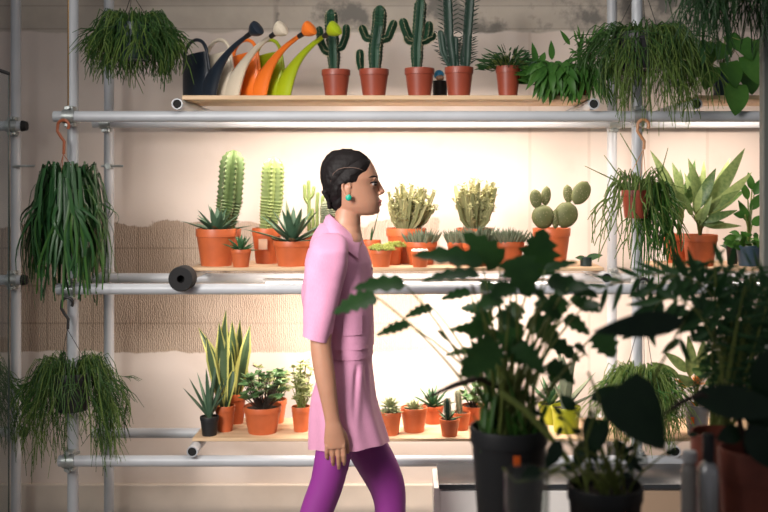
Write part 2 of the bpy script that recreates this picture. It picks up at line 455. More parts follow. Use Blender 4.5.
def board(label, px0, px1, ztop, th=.015, y0=BY0, y1=BY1, name='shelf_board', px0b=None):
    x0, x1 = X(px0, y0), X(px1, y0)
    t = thing(name, label, 'shelf board', ((x0 + x1) / 2, (y0 + y1) / 2, ztop - th), 'plywood boards laid on the scaffold rack')
    mb = MB(); mb.box((x0, y0, ztop - th), (x1, y1, ztop), .002)
    o = mb.build('board', M['ply'], t)
    return t
board('long pale plywood board on the top level under the watering cans and tall cacti', 182, 590, B1, .02)
board('long pale plywood board on the middle level under the clay pots beside the woman', 189, 604, B2)
board('long pale plywood board on the bottom level behind the woman\'s hips', 192, 629, B3)
board('short pale board on the top level at the right edge under the blue pot', 699, 790, B1, .02)
board('short pale board on the middle level at the right under the striped leaf plants', 664, 790, B2)
board('short pale board on the bottom level at the right under the grey pot', 664, 790, B3)

def batten(label, px0, px1, zr, Y=4.56):
    zt = zr + .052 - TR - .001; x0, x1 = X(px0, Y), X(px1, Y)
    t = thing('strip_light', label, 'light', ((x0 + x1) / 2, Y, zt), 'strip lights under the shelves')
    mb = MB(); mb.box((x0, Y - .03, zt - .012), (x1, Y + .03, zt), .002); mb.build('housing', M['white'], t)
    mb = MB(); mb.tube([(x0 + .01, Y, zt - .020), (x1 - .01, Y, zt - .020)], .014, 12); mb.build('tube_lamp', M['diff'], t)
    return t, x0, x1, zt - .04, Y
def area(name, loc, target, sx, sy, power, col, parent=None):
    l = bpy.data.lights.new(name, 'AREA'); l.shape = 'RECTANGLE'; l.size = sx; l.size_y = sy; l.energy = power; l.color = col
    o = bpy.data.objects.new(name, l); COL.objects.link(o); o.location = loc
    d = V(target) - V(loc); o.rotation_euler = d.to_track_quat('-Z', 'Y').to_euler()
    return o
WARM = (1.0, .85, .74)
for lab, a, c, zr, pw in (('lit strip light under the top board, left length', 215, 575, Z1, 25), ('lit strip light under the top board at the right edge', 690, 790, Z1, 9),
                          ('lit strip light under the middle board behind the woman', 264, 560, Z2, 29), ('short lit strip light under the right middle board', 722, 790, Z2, 7)):
    t, x0, x1, zl, Y = batten(lab, a, c, zr)
    area('strip_glow', ((x0 + x1) / 2, Y + .01, zl), ((x0 + x1) / 2, Y + .22, zl - .5), x1 - x0, .03, pw, WARM)

# ------------------------------------------------------------------ pots
def potmesh(root, c, r, h, m, taper=.74, band=.22, soil='soil', seg=32, lip=.003):
    rb = r * taper; hb = h * (1 - band); rs = lerp(rb, r, .86) if band else r
    mb = MB()
    pr = [(0, .004), (rb * .8, .004), (rb * .84, 0), (rb, 0)]
    if band: pr += [(lerp(rb, r * .945, .98), hb), (r * .985, hb + .001), (r, h - .003), (r - .001, h)]
    else: pr += [(r * .98, h - .008), (r, h - .006), (r, h)]
    pr += [(r - lip - .001, h), (r * .93, h * .9), (r * .9, h * .86), (0, h * .86)]
    mb.lathe(c, pr, seg); po = mb.build('pot', m, root)
    mb = MB(); mb.lathe(c, [(0, h * .84), (r * .90, h * .865), (r * .88, h * .885), (r * .5, h * .90), (0, h * .905)], 20)
    mb.build('soil', M[soil], root)
    return po

def plant(name, label, px, w, ytop, zb, Y, m, group=None, cat='potted plant', **kw):
    r = w * .5 * Y / F; x = X(px, Y); h = Z(ytop, Y) - zb
    t = thing(name, label, cat, (x, Y, zb), group)
    potmesh(t, (x, Y, zb), r, h, m, **kw)
    t_top = V((x, Y, zb + h * .88))
    return t, t_top, r

def spikes(mb, p, d, n, L, w=.0008):
    for _ in range(n):
        e = (d + V((U(-.8, .8), U(-.8, .8), U(-.8, .8)))).normalized()
        mb.tube([p, p + e * L * U(.6, 1.1)], [w, w * .2], 3)

def column(t, pts, rad, ribs, dep=.3, mat_='cact', sp=True, spm='spine', seg=None, sl=.008, name='stem', bumpy=.07):
    """ribbed cactus stem with rounded tip and spines along its ribs"""
    pts = [V(p) for p in pts]
    fine = []; n = 40
    for i in range(n + 1):
        q = i / n * (len(pts) - 1); k = min(int(q), len(pts) - 2); fine.append(pts[k].lerp(pts[k + 1], q - k))
    for _ in range(3): fine = [fine[0]] + [(fine[i - 1] + fine[i] * 2 + fine[i + 1]) / 4 for i in range(1, n)] + [fine[-1]]
    tot = sum((fine[i + 1] - fine[i]).length for i in range(n))
    rr = []; acc = 0
    for i in range(n + 1):
        if i: acc += (fine[i] - fine[i - 1]).length
        rem = tot - acc; k = 1.0
        if rem < rad * 1.3: k = math.sqrt(max(0.002, 1 - (1 - rem / (rad * 1.3)) ** 2))
        k *= min(1, .72 + .28 * acc / (rad * 2))
        rr.append(rad * k * (1 + bumpy * (1 if i % 2 else -1)))
    mb = MB(); mb.tube(fine, rr, seg or ribs * 6, ribs, dep); mb.build(name, G[mat_], t)
    if sp:
        sb = MB(); u = None
        for i in range(1, n):
            d = (fine[i + 1] - fine[i - 1]).normalized()
            if u is None: u = V((0, 1, 0)) if abs(d.y) < .9 else V((1, 0, 0))
            u = (u - d * u.dot(d)).normalized(); w = d.cross(u)
            for j in range(ribs):
                a = 2 * pi * j / ribs; o = u * math.cos(a) + w * math.sin(a)
                p = fine[i] + o * rr[i] * .99
                spikes(sb, p, o, 2, sl)
        sb.build('spines', M[spm], t)

# ---- top shelf: watering cans -------------------------------------------------
def can(label, px, colname, c, ybase):
    yaw = math.radians(-44); ca, sa = math.cos(yaw), math.sin(yaw)
    x0 = X(px, ybase)
    t = thing('watering_can', label, 'watering can', (x0, ybase, B1), 'long-spouted watering cans in a row')
    m = canmat('plastic_' + colname, c)
    def W(l, w, z): l *= 1.14; w *= .87; return V((x0 + l * ca - w * sa, ybase + l * sa + w * ca, B1 + z * .95))
    hB = .222
    def ring(z, a, bb, cx=0, tilt=0, n=32):
        return [W(cx + a * math.cos(2 * pi * j / n), bb * math.sin(2 * pi * j / n), z + tilt * math.cos(2 * pi * j / n)) for j in range(n)]
    mb = MB()
    outer = [ring(0, .088, .038), ring(.004, .092, .041), ring(.06, .094, .0415), ring(.13, .091, .041, -.003), ring(.19, .086, .040, -.008, .004), ring(hB, .083, .039, -.010, .010)]
    inner = [ring(hB, .079, .035, -.010, .010), ring(.19, .081, .036, -.008, .004), ring(.10, .084, .036, -.004), ring(.09, .01, .01)]
    mb.loft(outer + inner); mb.build('body', m, t)
    mb = MB()
    pts = [(.060, -.004, .052), (.078, .035, .050), (.100, .075, .042), (.128, .118, .032), (.163, .163, .022), (.210, .206, .0150), (.262, .240, .0115), (.312, .264, .0095), (.345, .277, .0088)]
    mb2 = []
    for i in range(29):
        q = i / 28 * (len(pts) - 1); k = min(int(q), len(pts) - 2); f = q - k; mb2.append(tuple(lerp(a, e, f) for a, e in zip(pts[k], pts[k + 1])))
    for _ in range(3): mb2 = [mb2[0]] + [tuple((a + 2 * e + g) / 4 for a, e, g in zip(mb2[i - 1], mb2[i], mb2[i + 1])) for i in range(1, 28)] + [mb2[-1]]
    # spout: tall oval at its root, round at its end
    rings = []
    for i, (l, z, r) in enumerate(mb2):
        a_, b_ = mb2[max(i - 1, 0)], mb2[min(i + 1, 28)]
        dl, dz = b_[0] - a_[0], b_[1] - a_[1]; q = math.hypot(dl, dz); dl, dz = dl / q, dz / q
        rings.append([W(l - dz * r * 1.15 * math.cos(2 * pi * j / 16), r * min(1, .52 + .018 * i) * math.sin(2 * pi * j / 16), max(.002, z + dl * r * 1.15 * math.cos(2 * pi * j / 16))) for j in range(16)])
    mb.loft(rings); mb.build('spout', m, t)
    mb = MB(); mb.tube([W(.335, 0, .273), W(.368, 0, .286)], [.0115, .0125], 12); mb.build('collar', canmat('dark_' + colname, (.012, .012, .014)), t)
    mb = MB(); rr = []
    for i in range(9):
        q = i / 8; l = .362 + .052 * q; z = .284 + .024 * q; r = .012 + .020 * math.sin(min(1, q * 1.05) * pi * .62)
        r = r if i < 8 else .012
        rr.append([W(l - .52 * r * 1.25 * math.cos(2 * pi * j / 16), r * math.sin(2 * pi * j / 16), z + .85 * r * 1.25 * math.cos(2 * pi * j / 16)) for j in range(16)])
    mb.loft(rr); mb.build('rose', m, t)
    mb = MB(); hp = [(-.092, .185), (-.091, .225), (-.078, .262), (-.044, .292), (.002, .298), (.042, .282), (.066, .248), (.076, .20), (.088, .14)]
    fine = [V(hp[0])]
    for i in range(33):
        q = i / 32 * (len(hp) - 1); k = min(int(q), len(hp) - 2); fine.append(V(hp[k]).lerp(V(hp[k + 1]), q - k))
    fine = fine[1:]
    for _ in range(3): fine = [fine[0]] + [(fine[i - 1] + fine[i] * 2 + fine[i + 1]) / 4 for i in range(1, 32)] + [fine[-1]]
    mb.tube([W(p.x, 0, p.y) for p in fine], .0085, 10, side=W(0, 1, 0) - W(0, 0, 0), flat=1.0); mb.build('handle', m, t)
for px, lab, cn, c in ((197, 'dark navy watering can, leftmost on the top shelf', 'navy', (.010, .017, .028)),
                       (220, 'cream white watering can between the navy and the orange one', 'cream', (.62, .54, .42)),
                       (246.5, 'orange watering can between the cream and the lime one', 'orange', (.78, .17, .018)),
                       (270, 'lime green watering can beside the cacti on the top shelf', 'lime', (.33, .42, .008))):
    can(lab, px, cn, c, 4.68)

# ---- top shelf: cacti -----------------------------------------------------------
Yt = 4.52
def K(*pp): return [P(a, c, Yt) for a, c in pp]
gc = 'candelabra cacti on the top shelf'
t, top, r = plant('potted_cactus', 'branching green cactus in clay pot, right beside the lime watering can', 336, 29, 70, B1, Yt, M['pot_shade'], gc, 'cactus')
column(t, K((334, 72), (333.5, 50), (331, 25), (331, 9)), .031, 5, .34)
column(t, K((334, 52), (325, 51), (321, 43), (319, 26)), .017, 4, .3)
column(t, K((334, 50), (342, 47), (346, 36), (346.5, 24)), .017, 4, .3)
column(t, K((334, 54), (328, 52), (323, 50)), .018, 4, .3)
t, top, r = plant('potted_cactus', 'green cactus with raised arms and a small side shoot, second clay pot in the row', 374, 30, 69.5, B1, Yt, M['pot_shade'], gc, 'cactus')
column(t, K((375, 72), (375.5, 48), (379, 25), (380, 5)), .034, 5, .34)
column(t, K((376, 40), (366, 38), (363, 30), (361, 25)), .018, 4, .3)
column(t, K((377, 41), (388, 38), (392, 28), (395, 20)), .019, 4, .3)
column(t, K((361, 70), (360, 60), (360, 49)), .018, 4, .3)
t, top, r = plant('potted_cactus', 'green cactus with clustered short arms, third clay pot in the row', 419.5, 30, 68.5, B1, Yt, M['pot_shade'], gc, 'cactus')
column(t, K((417, 70), (417, 48), (419, 25), (421, -2)), .030, 5, .34)
column(t, K((417, 42), (409, 38), (405, 28), (402, 18)), .021, 4, .3)
column(t, K((418, 43), (427, 40), (429, 30), (429, 21)), .019, 4, .3)
column(t, K((418, 42), (426, 40), (432, 37), (434, 32)), .017, 4, .3)
column(t, K((417, 43), (409, 41), (405, 36)), .017, 4, .3)
t, top, r = plant('potted_cactus', 'leafy ridged column cactus with two tall stems in a glossy clay pot', 459, 29, 67.5, B1, Yt, M['pot_shade'], gc, 'cactus')
lf = MB()
for pts, rad in ((((453, 69), (449, 40), (447, -14)), .024), (((466, 69), (467, 40), (471, -14)), .024), (((452, 69), (443, 52), (440, 30)), .017), (((463, 69), (463.5, 55), (466, 40)), .017), (((457, 69), (455, 55), (455, 36)), .017)):
    pp = K(*pts); column(t, pp, rad, 3, .45, 'trig', False)
    n = 24
    for i in range(2, n):
        q = i / n * 2; k = min(int(q), 1); c = pp[k].lerp(pp[k + 1], q - k)
        for a in (0, pi, 1.3 * pi, .4 * pi):
            if rad < .02 and (i % 2 or a not in (0, pi)): continue
            d = V((math.cos(a), math.sin(a) * .9, .25)); b0 = c + d * rad * .8
            lf.leaf(b0, b0 + d * U(.026, .038) + V((0, 0, U(.0, .012))), .011, n=4, nrm=V((0, -.6, 1)))
lf.build('leaves', G['trig'], t)
t, top, r = plant('potted_plant', 'small dark pot with a blue topped ornament, half behind the third cactus', 440, 15, 81, B1, 4.70, M['pot_black'], None, 'potted plant', band=0, taper=.9)
mb = MB(); mb.ball(P(439, 75, 4.70), .024); mb.build('ball_ornament', M['bluecap'], t)
mb = MB(); mb.ball(P(440, 78, 4.685), (.02, .02, .014)); mb.build('pink_ornament', M['paper'], t)

def bush(t, c, n, spread, hgt, L, w, m='mid', name='foliage', yaw=None, sy=.7, up=.6, prof=None, fold=.25, lo=.0):
    """short-stemmed leafy mound"""
    mb = MB(); sb = MB()
    for _ in range(n):
        a = U(0, 2 * pi); q = math.sqrt(U(.02, 1)); e = U(lo, 1)
        p = V((c[0] + math.cos(a) * spread * q, c[1] + math.sin(a) * spread * q * sy, c[2] + hgt * e * (1 - .55 * q * q)))
        d = V((math.cos(a) * q, math.sin(a) * q * sy, U(-.3, 1) * up)).normalized()
        mb.leaf(p, p + d * L * U(.7, 1.2), w * U(.75, 1.2), prof, nrm=V((U(-.5, .5), -1, U(.1, 1.2))), fold=fold, n=6, droop=U(-.05, .1))
        if R.random() < .5: sb.tube([V(c) + V((U(-.01, .01), U(-.01, .01), -.01)), V(c).lerp(p, .5) + V((0, 0, .01)), p], [.0022, .0016, .001], 4)
    mb.build(name, G[m], t); sb.build('stalks', M['petiole'], t)

t, top, r = plant('potted_plant', 'small bushy fine-leaved plant in a clay pot, right of the tall cacti', 508, 25, 66.5, B1, 4.52, M['pot_shade'])
bush(t, top, 330, .115, .095, .045, .008, 'dark', lo=.0, up=.45)
t, top, r = plant('trailing_plant', 'dark broad-leaved plant spilling over the front of the top shelf', 553, 24, 80, B1, 4.54, M['pot_shade'])
bush(t, top + V((0, -.03, -.01)), 150, .135, .10, .075, .020, 'mid', up=.2)
mb = MB()
for _ in range(70):
    s0 = top + V((U(-.05, .05), U(-.05, .02), .01)); e = P(U(525, 578), U(66, 102), 4.40) + V((0, U(-.06, .03), 0))
    q = s0.lerp(e, .5) + V((0, -.04, .05)); mb.leaf(q, e + V((U(-.02, .02), -.02, -.02)), U(.022, .036), nrm=V((U(-.4, .4), -1, .4)), n=7, droop=.12)
for pts in ((537, 66, 532, 42), (541, 62, 545, 52), (552, 60, 551, 40)):
    mb.leaf(P(pts[0], pts[1], 4.5), P(pts[2], pts[3], 4.48), .03, nrm=V((0, -1, .2)))
mb.build('long_leaves', G['mid'], t)
t, top, r = plant('trailing_plant', 'light green trailing plant with upright flat stems at the right end of the top board', 583, 20, 82, B1, 4.56, M['pot_shade'])
mb = MB()
for _ in range(150):
    a = U(-1, 1); s0 = top + V((U(-.03, .03), U(-.03, .03), .0)); e = P(588 + a * 30, U(70, 108), 4.36 + U(-.05, .06)) if R.random() < .75 else P(588 + a * 28, U(22, 65), 4.5)
    q = s0.lerp(e, .55) + V((0, -.02, .06)); 
    mb.leaf(s0, q, .006, n=4); mb.leaf(q, e, U(.008, .016), n=6, droop=.1)
for pts in ((578, 58, 584, 30), (590, 50, 606, 22), (592, 45, 598, 36), (570, 45, 560, 30), (600, 50, 612, 32)):
    mb.leaf(P(pts[0], pts[1], 4.52), P(pts[2], pts[3], 4.5), .022, nrm=V((0, -1, .1)))
mb.build('foliage', G['mid'], t)

# ---- hanging plants -----------------------------------------------------------
def strands(mb, c, n, r0, spread, rise, dropmin, dropmax, wid, kind='round', sy=.8, fork=.5, asym=None, edge=.35, npt=11, front=1):
    for _ in range(n):
        a = U(0, 2 * pi)
        if math.sin(a) < -.45 and R.random() > front: continue
        q = math.sqrt(R.random()); s0 = V((c[0] + math.cos(a) * r0 * q, c[1] + math.sin(a) * r0 * q, c[2]))
        k = lerp(edge, 1, R.random()) ; out = spread * k
        if asym: out *= asym(math.cos(a))
        dr = lerp(dropmin, dropmax, R.random() ** 1.25) * (1.08 - .35 * k * k); ri = rise * U(.4, 1.2)
        w1, w2, ph = U(-.03, .03), U(-.03, .03), U(0, 6)
        pts = []
        for i in range(npt):
            u = i / (npt - 1); e = 1 - (1 - u) ** 2.2
            pts.append(V((s0.x + math.cos(a) * out * e + w1 * math.sin(u * 5 + ph), s0.y + math.sin(a) * out * e * sy + w2 * math.cos(u * 6 + ph), s0.z + ri * math.sin(min(1, u * 2.6) * pi) * (1 if u < .385 else 0) - dr * max(0, u - .12) ** 1.35 / .84)))
        if kind == 'round':
            mb.tube(pts, [wid * (1 - .4 * i / npt) for i in range(npt)], 4)
            for _k in range(3 if fork > .65 else 2):
                if R.random() > fork: continue
                i = R.randrange(3, npt - 2); p = pts[i]; d = (pts[i + 1] - pts[i - 1]).normalized(); d = (d + V((U(-.9, .9), U(-.9, .9), U(-.2, .4)))).normalized(); L = U(.04, .10)
                mb.tube([p, p + d * L * .5, p + d * L + V((0, 0, -L * .3))], [wid * .9, wid * .8, wid * .5], 4)
        else:
            sd = V((math.sin(a), -math.cos(a), 0)); sd = (sd + V((U(-.6, .6), U(-.6, .6), 0))).normalized()
            mb.tube(pts, [wid * (.4 + .8 * math.sin(pi * min(1, .15 + .85 * i / npt))) for i in range(npt)], 4, side=sd, flat=.22)

def hanger(t, c, r, hook_z, hx=None, hm='cord_bk', ch=None, wire=.0016, n=3, hookh=.10):
    """swan-neck hook and three cords to the pot rim"""
    hy = c[1] - .034; hx = c[0] if hx is None else hx
    zc = hook_z - hookh
    mb = MB(); pts = []
    for i in range(13):
        a = lerp(-.2 * pi, 1.0 * pi, i / 12); pts.append(V((hx + .024 * math.cos(a) - .0, hy, hook_z + .004 - .0 + .024 * math.sin(a))))
    pts += [V((hx - .026, hy, hook_z - .02)), V((hx - .010, hy, hook_z - .045)), V((hx + .004, hy, hook_z - .065)), V((hx + .002, hy, zc))]
    mb.tube(pts, [.0068] * len(pts), 8); mb.build('hook', M[hm], t)
    mb = MB()
    for k in range(n):
        a = 2 * pi * k / n + .5
        mb.tube([(hx, hy, zc), (c[0] + math.cos(a) * r, c[1] + math.sin(a) * r, c[2])], wire, 5)
    mb.build('cords', M[ch or hm], t)

gh = 'hanging plants on the rack'
def hangplant(name, label, px, w, ytop, ybot, Y, potm, hook_z, hm='cord_bk', hx=None, ch=None, hookh=.1, **kw):
    r = w * .5 * Y / F; x = X(px, Y); zb = Z(ybot, Y); h = Z(ytop, Y) - zb
    t = thing(name, label, 'hanging plant', (x, Y, zb), gh)
    potmesh(t, (x, Y, zb), r, h, M[potm], taper=.78, **kw)
    hanger(t, (x, Y, zb + h), r * .98, hook_z, hx, hm, ch, hookh=hookh)
    return t, V((x, Y, zb + h * .9)), r
YH = YF
t, c, r = hangplant('hanging_plant', 'bushy fine-stemmed plant in a dark hanging pot at the top left', 134, 37, 24, 60, YH, 'pot_green', Z0 + TR + .0, hookh=.25)
mb = MB(); strands(mb, c, 420, r * .95, .155, .07, .0, .25, .0023, 'round', edge=.3, fork=.8, front=.3); mb.build('foliage', G['rhip'], t)
mb = MB(); strands(mb, c, 130, r * .95, .155, .06, .10, .28, .0025, 'round', edge=.5, fork=.8, front=.4); mb.build('pale_tips', G['rhipl'], t)
t, c, r = hangplant('hanging_plant', 'strap-leaved plant on a terracotta hook at the left end of the upper rail', 68, 46, 194, 226, YH, 'pot_green', Z(127, YH), 'cord_br', X(66, YH), hookh=.12)
mb = MB(); strands(mb, c + V((0, 0, .0)), 250, r * .8, .145, .14, .10, .46, .0062, 'flat', edge=.15, fork=0); mb.build('foliage', G['strap'], t)
mb = MB(); strands(mb, c, 50, r * .8, .145, .06, .30, .50, .0055, 'flat', edge=.5, fork=0); mb.build('pale_leaves', G['mid'], t)
t, c, r = hangplant('hanging_plant', 'thin-stemmed plant in a black pot hung at the left end of the lower rail', 72, 38, 372, 410, YH, 'pot_black', Z(303, YH), 'cord_bk', X(70, YH), hookh=.11)
mb = MB(); strands(mb, c, 300, r * .95, .20, .09, .04, .46, .0019, 'round', edge=.42, fork=.9, front=.25); mb.build('foliage', G['rhip'], t)
mb = MB(); strands(mb, c, 130, r * .9, .205, .09, .2, .46, .0019, 'round', edge=.5, fork=.9, front=.5); mb.build('pale_stems', G['rhipl'], t)
t, c, r = hangplant('hanging_plant', 'large fine-stemmed plant in a dark hanging pot at the top right', 640, 54, 34, 70, YH - .03, 'pot_char', Z0 + TR, hookh=.2)
mb = MB(); strands(mb, c, 340, r * .95, .20, .06, .0, .30, .0023, 'round', edge=.3, fork=.8, front=.35); mb.build('foliage', G['rhip'], t)
mb = MB(); strands(mb, c + V((.04, -.02, 0)), 190, r * .9, .21, .05, .2, .42, .0022, 'round', edge=.4, fork=.9, asym=lambda k: 1 if k > 0 else .6); mb.build('pale_stems', G['rhipl'], t)
t, c, r = hangplant('hanging_plant', 'airy long-stemmed plant in a terracotta pot on a tan hook by the right upright', 636, 29, 190, 218, YH - .03, 'pot_shade', Z(127, YH), 'cord_tan', X(640, YH), hookh=.10)
mb = MB(); strands(mb, c + V((0, 0, 0)), 60, r * .8, .17, .10, .06, .36, .0032, 'round', edge=.6, fork=.5, asym=lambda k: 1.0 if k > -.2 else .9); 
for pts in (((632, 190), (610, 178), (585, 166)), ((630, 188), (615, 170), (604, 155)), ((640, 185), (636, 160), (620, 133)), ((645, 190), (662, 170), (668, 148)), ((638, 190), (650, 178), (690, 190))):
    mb.tube([P(a, e, YH - .03) for a, e in pts], [.004, .003, .0015], 5)
mb.build('foliage', G['rhipl'], t)
mb = MB(); strands(mb, c + V((.085, 0, 0)), 70, r * .5, .09, .05, .2, .42, .0036, 'round', edge=.2, fork=.3); mb.build('long_stems', G['mid'], t)
t, c, r = hangplant('hanging_plant', 'pale grassy plant hung behind the large dark leaves at the lower right', 641, 34, 378, 405, YH - .03, 'pot_green', Z2 + TR, 'cord_bk', X(640, YH), hookh=.1)
mb = MB(); strands(mb, c, 260, r * .9, .16, .07, .04, .30, .0020, 'round', edge=.2, fork=.9); mb.build('foliage', G['grass'], t)
mb = MB(); strands(mb, c, 110, r * .9, .15, .06, .02, .28, .0022, 'round', edge=.2, fork=.9); mb.build('inner_stems', G['mid'], t)
t, c, r = hangplant('hanging_plant', 'hanging plant at the far left edge, only its right side in the picture', -34, 36, 372, 408, 4.55, 'pot_black', Z(280, YR) + TR, 'cord_bk', hookh=.12)
mb = MB(); strands(mb, c, 220, r * .9, .24, .09, .10, .44, .0020, 'round', edge=.3, fork=.9); mb.build('foliage', G['rhip'], t)
t, c, r = hangplant('hanging_plant', 'blurred feathery plant hanging close to the viewer at the top right corner', 752, 70, -60, -20, 3.0, 'pot_black', 2.78, 'cord_bk', hookh=.12)
mb = MB(); strands(mb, c, 420, r * .9, .20, .05, .08, .34, .0022, 'round', edge=.2, fork=.9)
for px0 in (704, 726):
    for i in range(9): 
        y = -10 + i * 8; mb.leaf(P(px0 + U(-2, 2), y, 3.0), P(px0 + U(-7, 7), y + 12, 3.0), .012)
mb.build('foliage', G['palm'], t)
pr = thing('grey_pole', 'blurred grey-green pole at the right edge of the picture', 'pole', (X(766.5, 3.2), 3.2, 0))
mb = MB(); mb.box((X(763.5, 3.2), 3.2, 0), (X(775, 3.2), 3.24, 3.2), .003); mb.build('pole', M['post'], pr)
mb = MB(); mb.box((X(740, 3.0) , 2.98, 2.80), (X(775, 3.2), 3.03, 2.83)); mb.box((X(764, 3.2), 2.98, 2.80), (X(775, 3.2), 3.24, 2.83)); mb.build('bracket_arm', M['post'], pr)

t, top, r = plant('potted_plant', 'glossy heart-leaved plant in a blue pot on the top right board', 722, 22, 68, B1, 4.52, M['pot_blue'], band=.15)
mb = MB(); heart = lambda q: (math.sin(pi * min(1, .30 + q * .70)) ** .75) if q < .999 else 0
st = MB()
for (a, e, f, g, w) in ((735, 84, 735, 116, 21), (728, 62, 736, 88, 18), (748, 55, 760, 85, 20), (745, 66, 752, 95, 22), (716, 44, 706, 66, 14), (708, 42, 700, 58, 12), (700, 48, 694, 66, 10), (725, 44, 718, 60, 14), (712, 66, 704, 90, 16), (740, 40, 752, 60, 16), (755, 40, 762, 64, 14), (704, 62, 690, 80, 10), (728, 35, 740, 52, 14)):
    Y = 4.40 + U(-.05, .05); b0 = P(a, e, Y); mb.leaf(b0, P(f, g, Y - .03), w * 1.25 * Y / F, heart, n=10, nrm=V((U(-.3, .3), -1, .25)), fold=.15, droop=.06)
    st.tube([top, top.lerp(b0, .5) + V((0, -.02, .08)), b0], .0025, 5)
mb.build('leaves', G['mid'], t); st.build('stalks', M['petiole'], t)

# ---- middle shelf ---------------------------------------------------------------
LITPOT = M['pot_lit']; SHADEPOT = M['pot_shade']
def rosette(mb, c, n, L, w, e0, e1, curl=0, t=None, m=0, yscale=1, seg=6, prof=None, gut=.3, a0=None):
    for i in range(n):
        a = i * 2.39996 + (a0 or 0); q = i / max(1, n - 1); el = lerp(e0, e1, q) + U(-.08, .08)
        d = V((math.cos(a) * math.cos(el), math.sin(a) * math.cos(el) * yscale, math.sin(el)))
        mb.blade(V(c) + d * .004, d, L * U(.85, 1.1) * lerp(1, .75, q), w, t, curl, prof=prof, seg=seg, gut=gut, mi=m)
t, top, r = plant('potted_cactus', 'tall ridged column cactus behind the leftmost agave, clay pot', 226, 30, 229, B2, 4.71, LITPOT, None, 'cactus')
column(t, [P(225, 230, 4.71), P(230, 200, 4.71), P(234, 150, 4.71)], .060, 7, .42, 'col', True, sl=.010)
t, top, r = plant('potted_agave', 'spiky agave in a wide clay pot, leftmost on the middle shelf', 216.5, 41, 228.5, B2, 4.535, LITPOT, None, 'agave')
mb = MB(); rosette(mb, top + V((0, 0, -.005)), 20, .165, .034, .2, 1.35, -.1, .010); mb.build('leaves', [G['agave']], t)
t, top, r = plant('potted_succulent', 'small dark spiky succulent in a small clay pot in front of the wide pot', 241, 20.5, 249, B2, 4.455, LITPOT, None, 'succulent')
mb = MB(); rosette(mb, top, 22, .088, .017, .1, 1.4, -.1, .008); mb.build('leaves', G['hawo'], t)
t, top, r = plant('potted_cactus', 'pale green column cactus in a clay pot with a paper sticker', 267, 30, 228, B2, 4.66, LITPOT, None, 'cactus')
column(t, [P(268, 230, 4.66), P(272, 200, 4.66), P(273.5, 157, 4.66)], .056, 6, .42, 'colp', False)
mb = MB(); x0 = X(259, 4.59); mb.box((x0, 4.575, Z(249.5, 4.58)), (x0 + .040, 4.5795, Z(239, 4.58))); mb.build('sticker', M['paper'], t)
t, top, r = plant('potted_agave', 'wide spreading agave with pale striped leaves in a squat clay pot by the woman\'s back', 292.5, 39, 240.5, B2, 4.52, LITPOT, None, 'agave')
mb = MB(); rosette(mb, top + V((0, 0, .0)), 22, .225, .036, .15, 1.3, -.08, .010); mb.build('leaves', [G['agave']], t)
mb = MB()
for a, e in ((286, 200), (302, 212)): mb.leaf(top, P(a, e, 4.56), .03, n=6, nrm=V((0, -1, .2)))
mb.build('pale_leaves', G['rose'], t)
t, top, r = plant('potted_cactus', 'thin branching stick cactus behind the woman\'s neck', 316, 26, 236, B2, 4.70, LITPOT, None, 'cactus')
for pts in (((309, 240), (309, 200), (308.5, 180)), ((309, 205), (305, 198), (304.5, 184)), ((309, 200), (313, 194), (314, 186)), ((317, 240), (317, 205), (318, 192)), ((322, 240), (322, 210), (323, 195)), ((313, 240), (313, 220), (312, 208)), ((366, 240), (372, 232), (374, 214))[:0] or ((319, 240), (325, 222), (328, 200))):
    column(t, [P(a, e, 4.70) for a, e in pts], .0085, 4, .3, 'colp', False)
t, top, r = plant('potted_cactus', 'grey-green oval cactus just behind the woman\'s collar', 333, 22, 236, B2, 4.58, LITPOT, None, 'cactus')
column(t, [P(330, 238, 4.58), P(329, 222, 4.58), P(327, 200, 4.58)], .036, 8, .2, 'oval', True)
t, top, r = plant('potted_plant', 'clay pot with a single long green shoot just in front of the woman\'s chest', 371, 20, 240, B2, 4.66, LITPOT)
mb = MB(); mb.blade(top, V((.25, 0, 1)), Z(203, 4.66) - top.z, .014, .006, 0); mb.blade(top, V((.1, -.2, 1)), .08, .012, .006, 0); mb.build('shoot', G['hawo'], t)

def cholla(t, c, px0, px1, y0, y1, Y, n=44):
    """clump of chunky knobbly stems forking outwards, pale tips all over"""
    mb = MB(); tb = MB(); cx = (px0 + px1) / 2; hw = (px1 - px0) / 2; c = V(c)
    def tips(e, k):
        for _ in range(k):
            q = e + V((U(-.010, .010), U(-.010, .010), U(-.004, .010))); d = V((U(-1, 1), U(-1, 1), U(.0, 1))).normalized()
            tb.blade(q, d, U(.012, .024), .009, .004, 0, n=3, seg=5)
    for i in range(n):
        a = U(-1, 1) * U(.6, 1); b_ = U(-1, 1); v = U(.15, 1) if abs(a) < .6 else U(.35, 1)
        e = P(cx + a * hw, lerp(y1 - 8, y0 + 4 * abs(a) * 2, v), Y) + V((0, b_ * .07, 0))
        s0 = c + V((a * .022, b_ * .02, 0)); m1 = s0.lerp(e, .5) + V((a * .012, 0, -.012))
        pts = [s0, s0.lerp(m1, .55), m1, m1.lerp(e, .6) + V((0, 0, .004)), e]; r0 = U(.008, .0125)
        mb.tube(pts, [r0 * .8, r0 * 1.05, r0, r0 * 1.1, r0 * .7], 10, 5, .4); tips(e, 6)
        for k in range(3):
            f = U(.35, .9); q = m1.lerp(e, f * 2 - 1) if f > .5 else s0.lerp(m1, f * 2)
            d = V((U(-1, 1), U(-1, .6), U(.1, .9))).normalized(); L = U(.018, .034)
            mb.tube([q, q + d * L * .6, q + d * L], [r0 * .7, r0 * .8, r0 * .45], 8, 4, .35); tips(q + d * L, 3)
    mb.build('stems', G['cholla'], t); tb.build('tips', G['tips'], t)
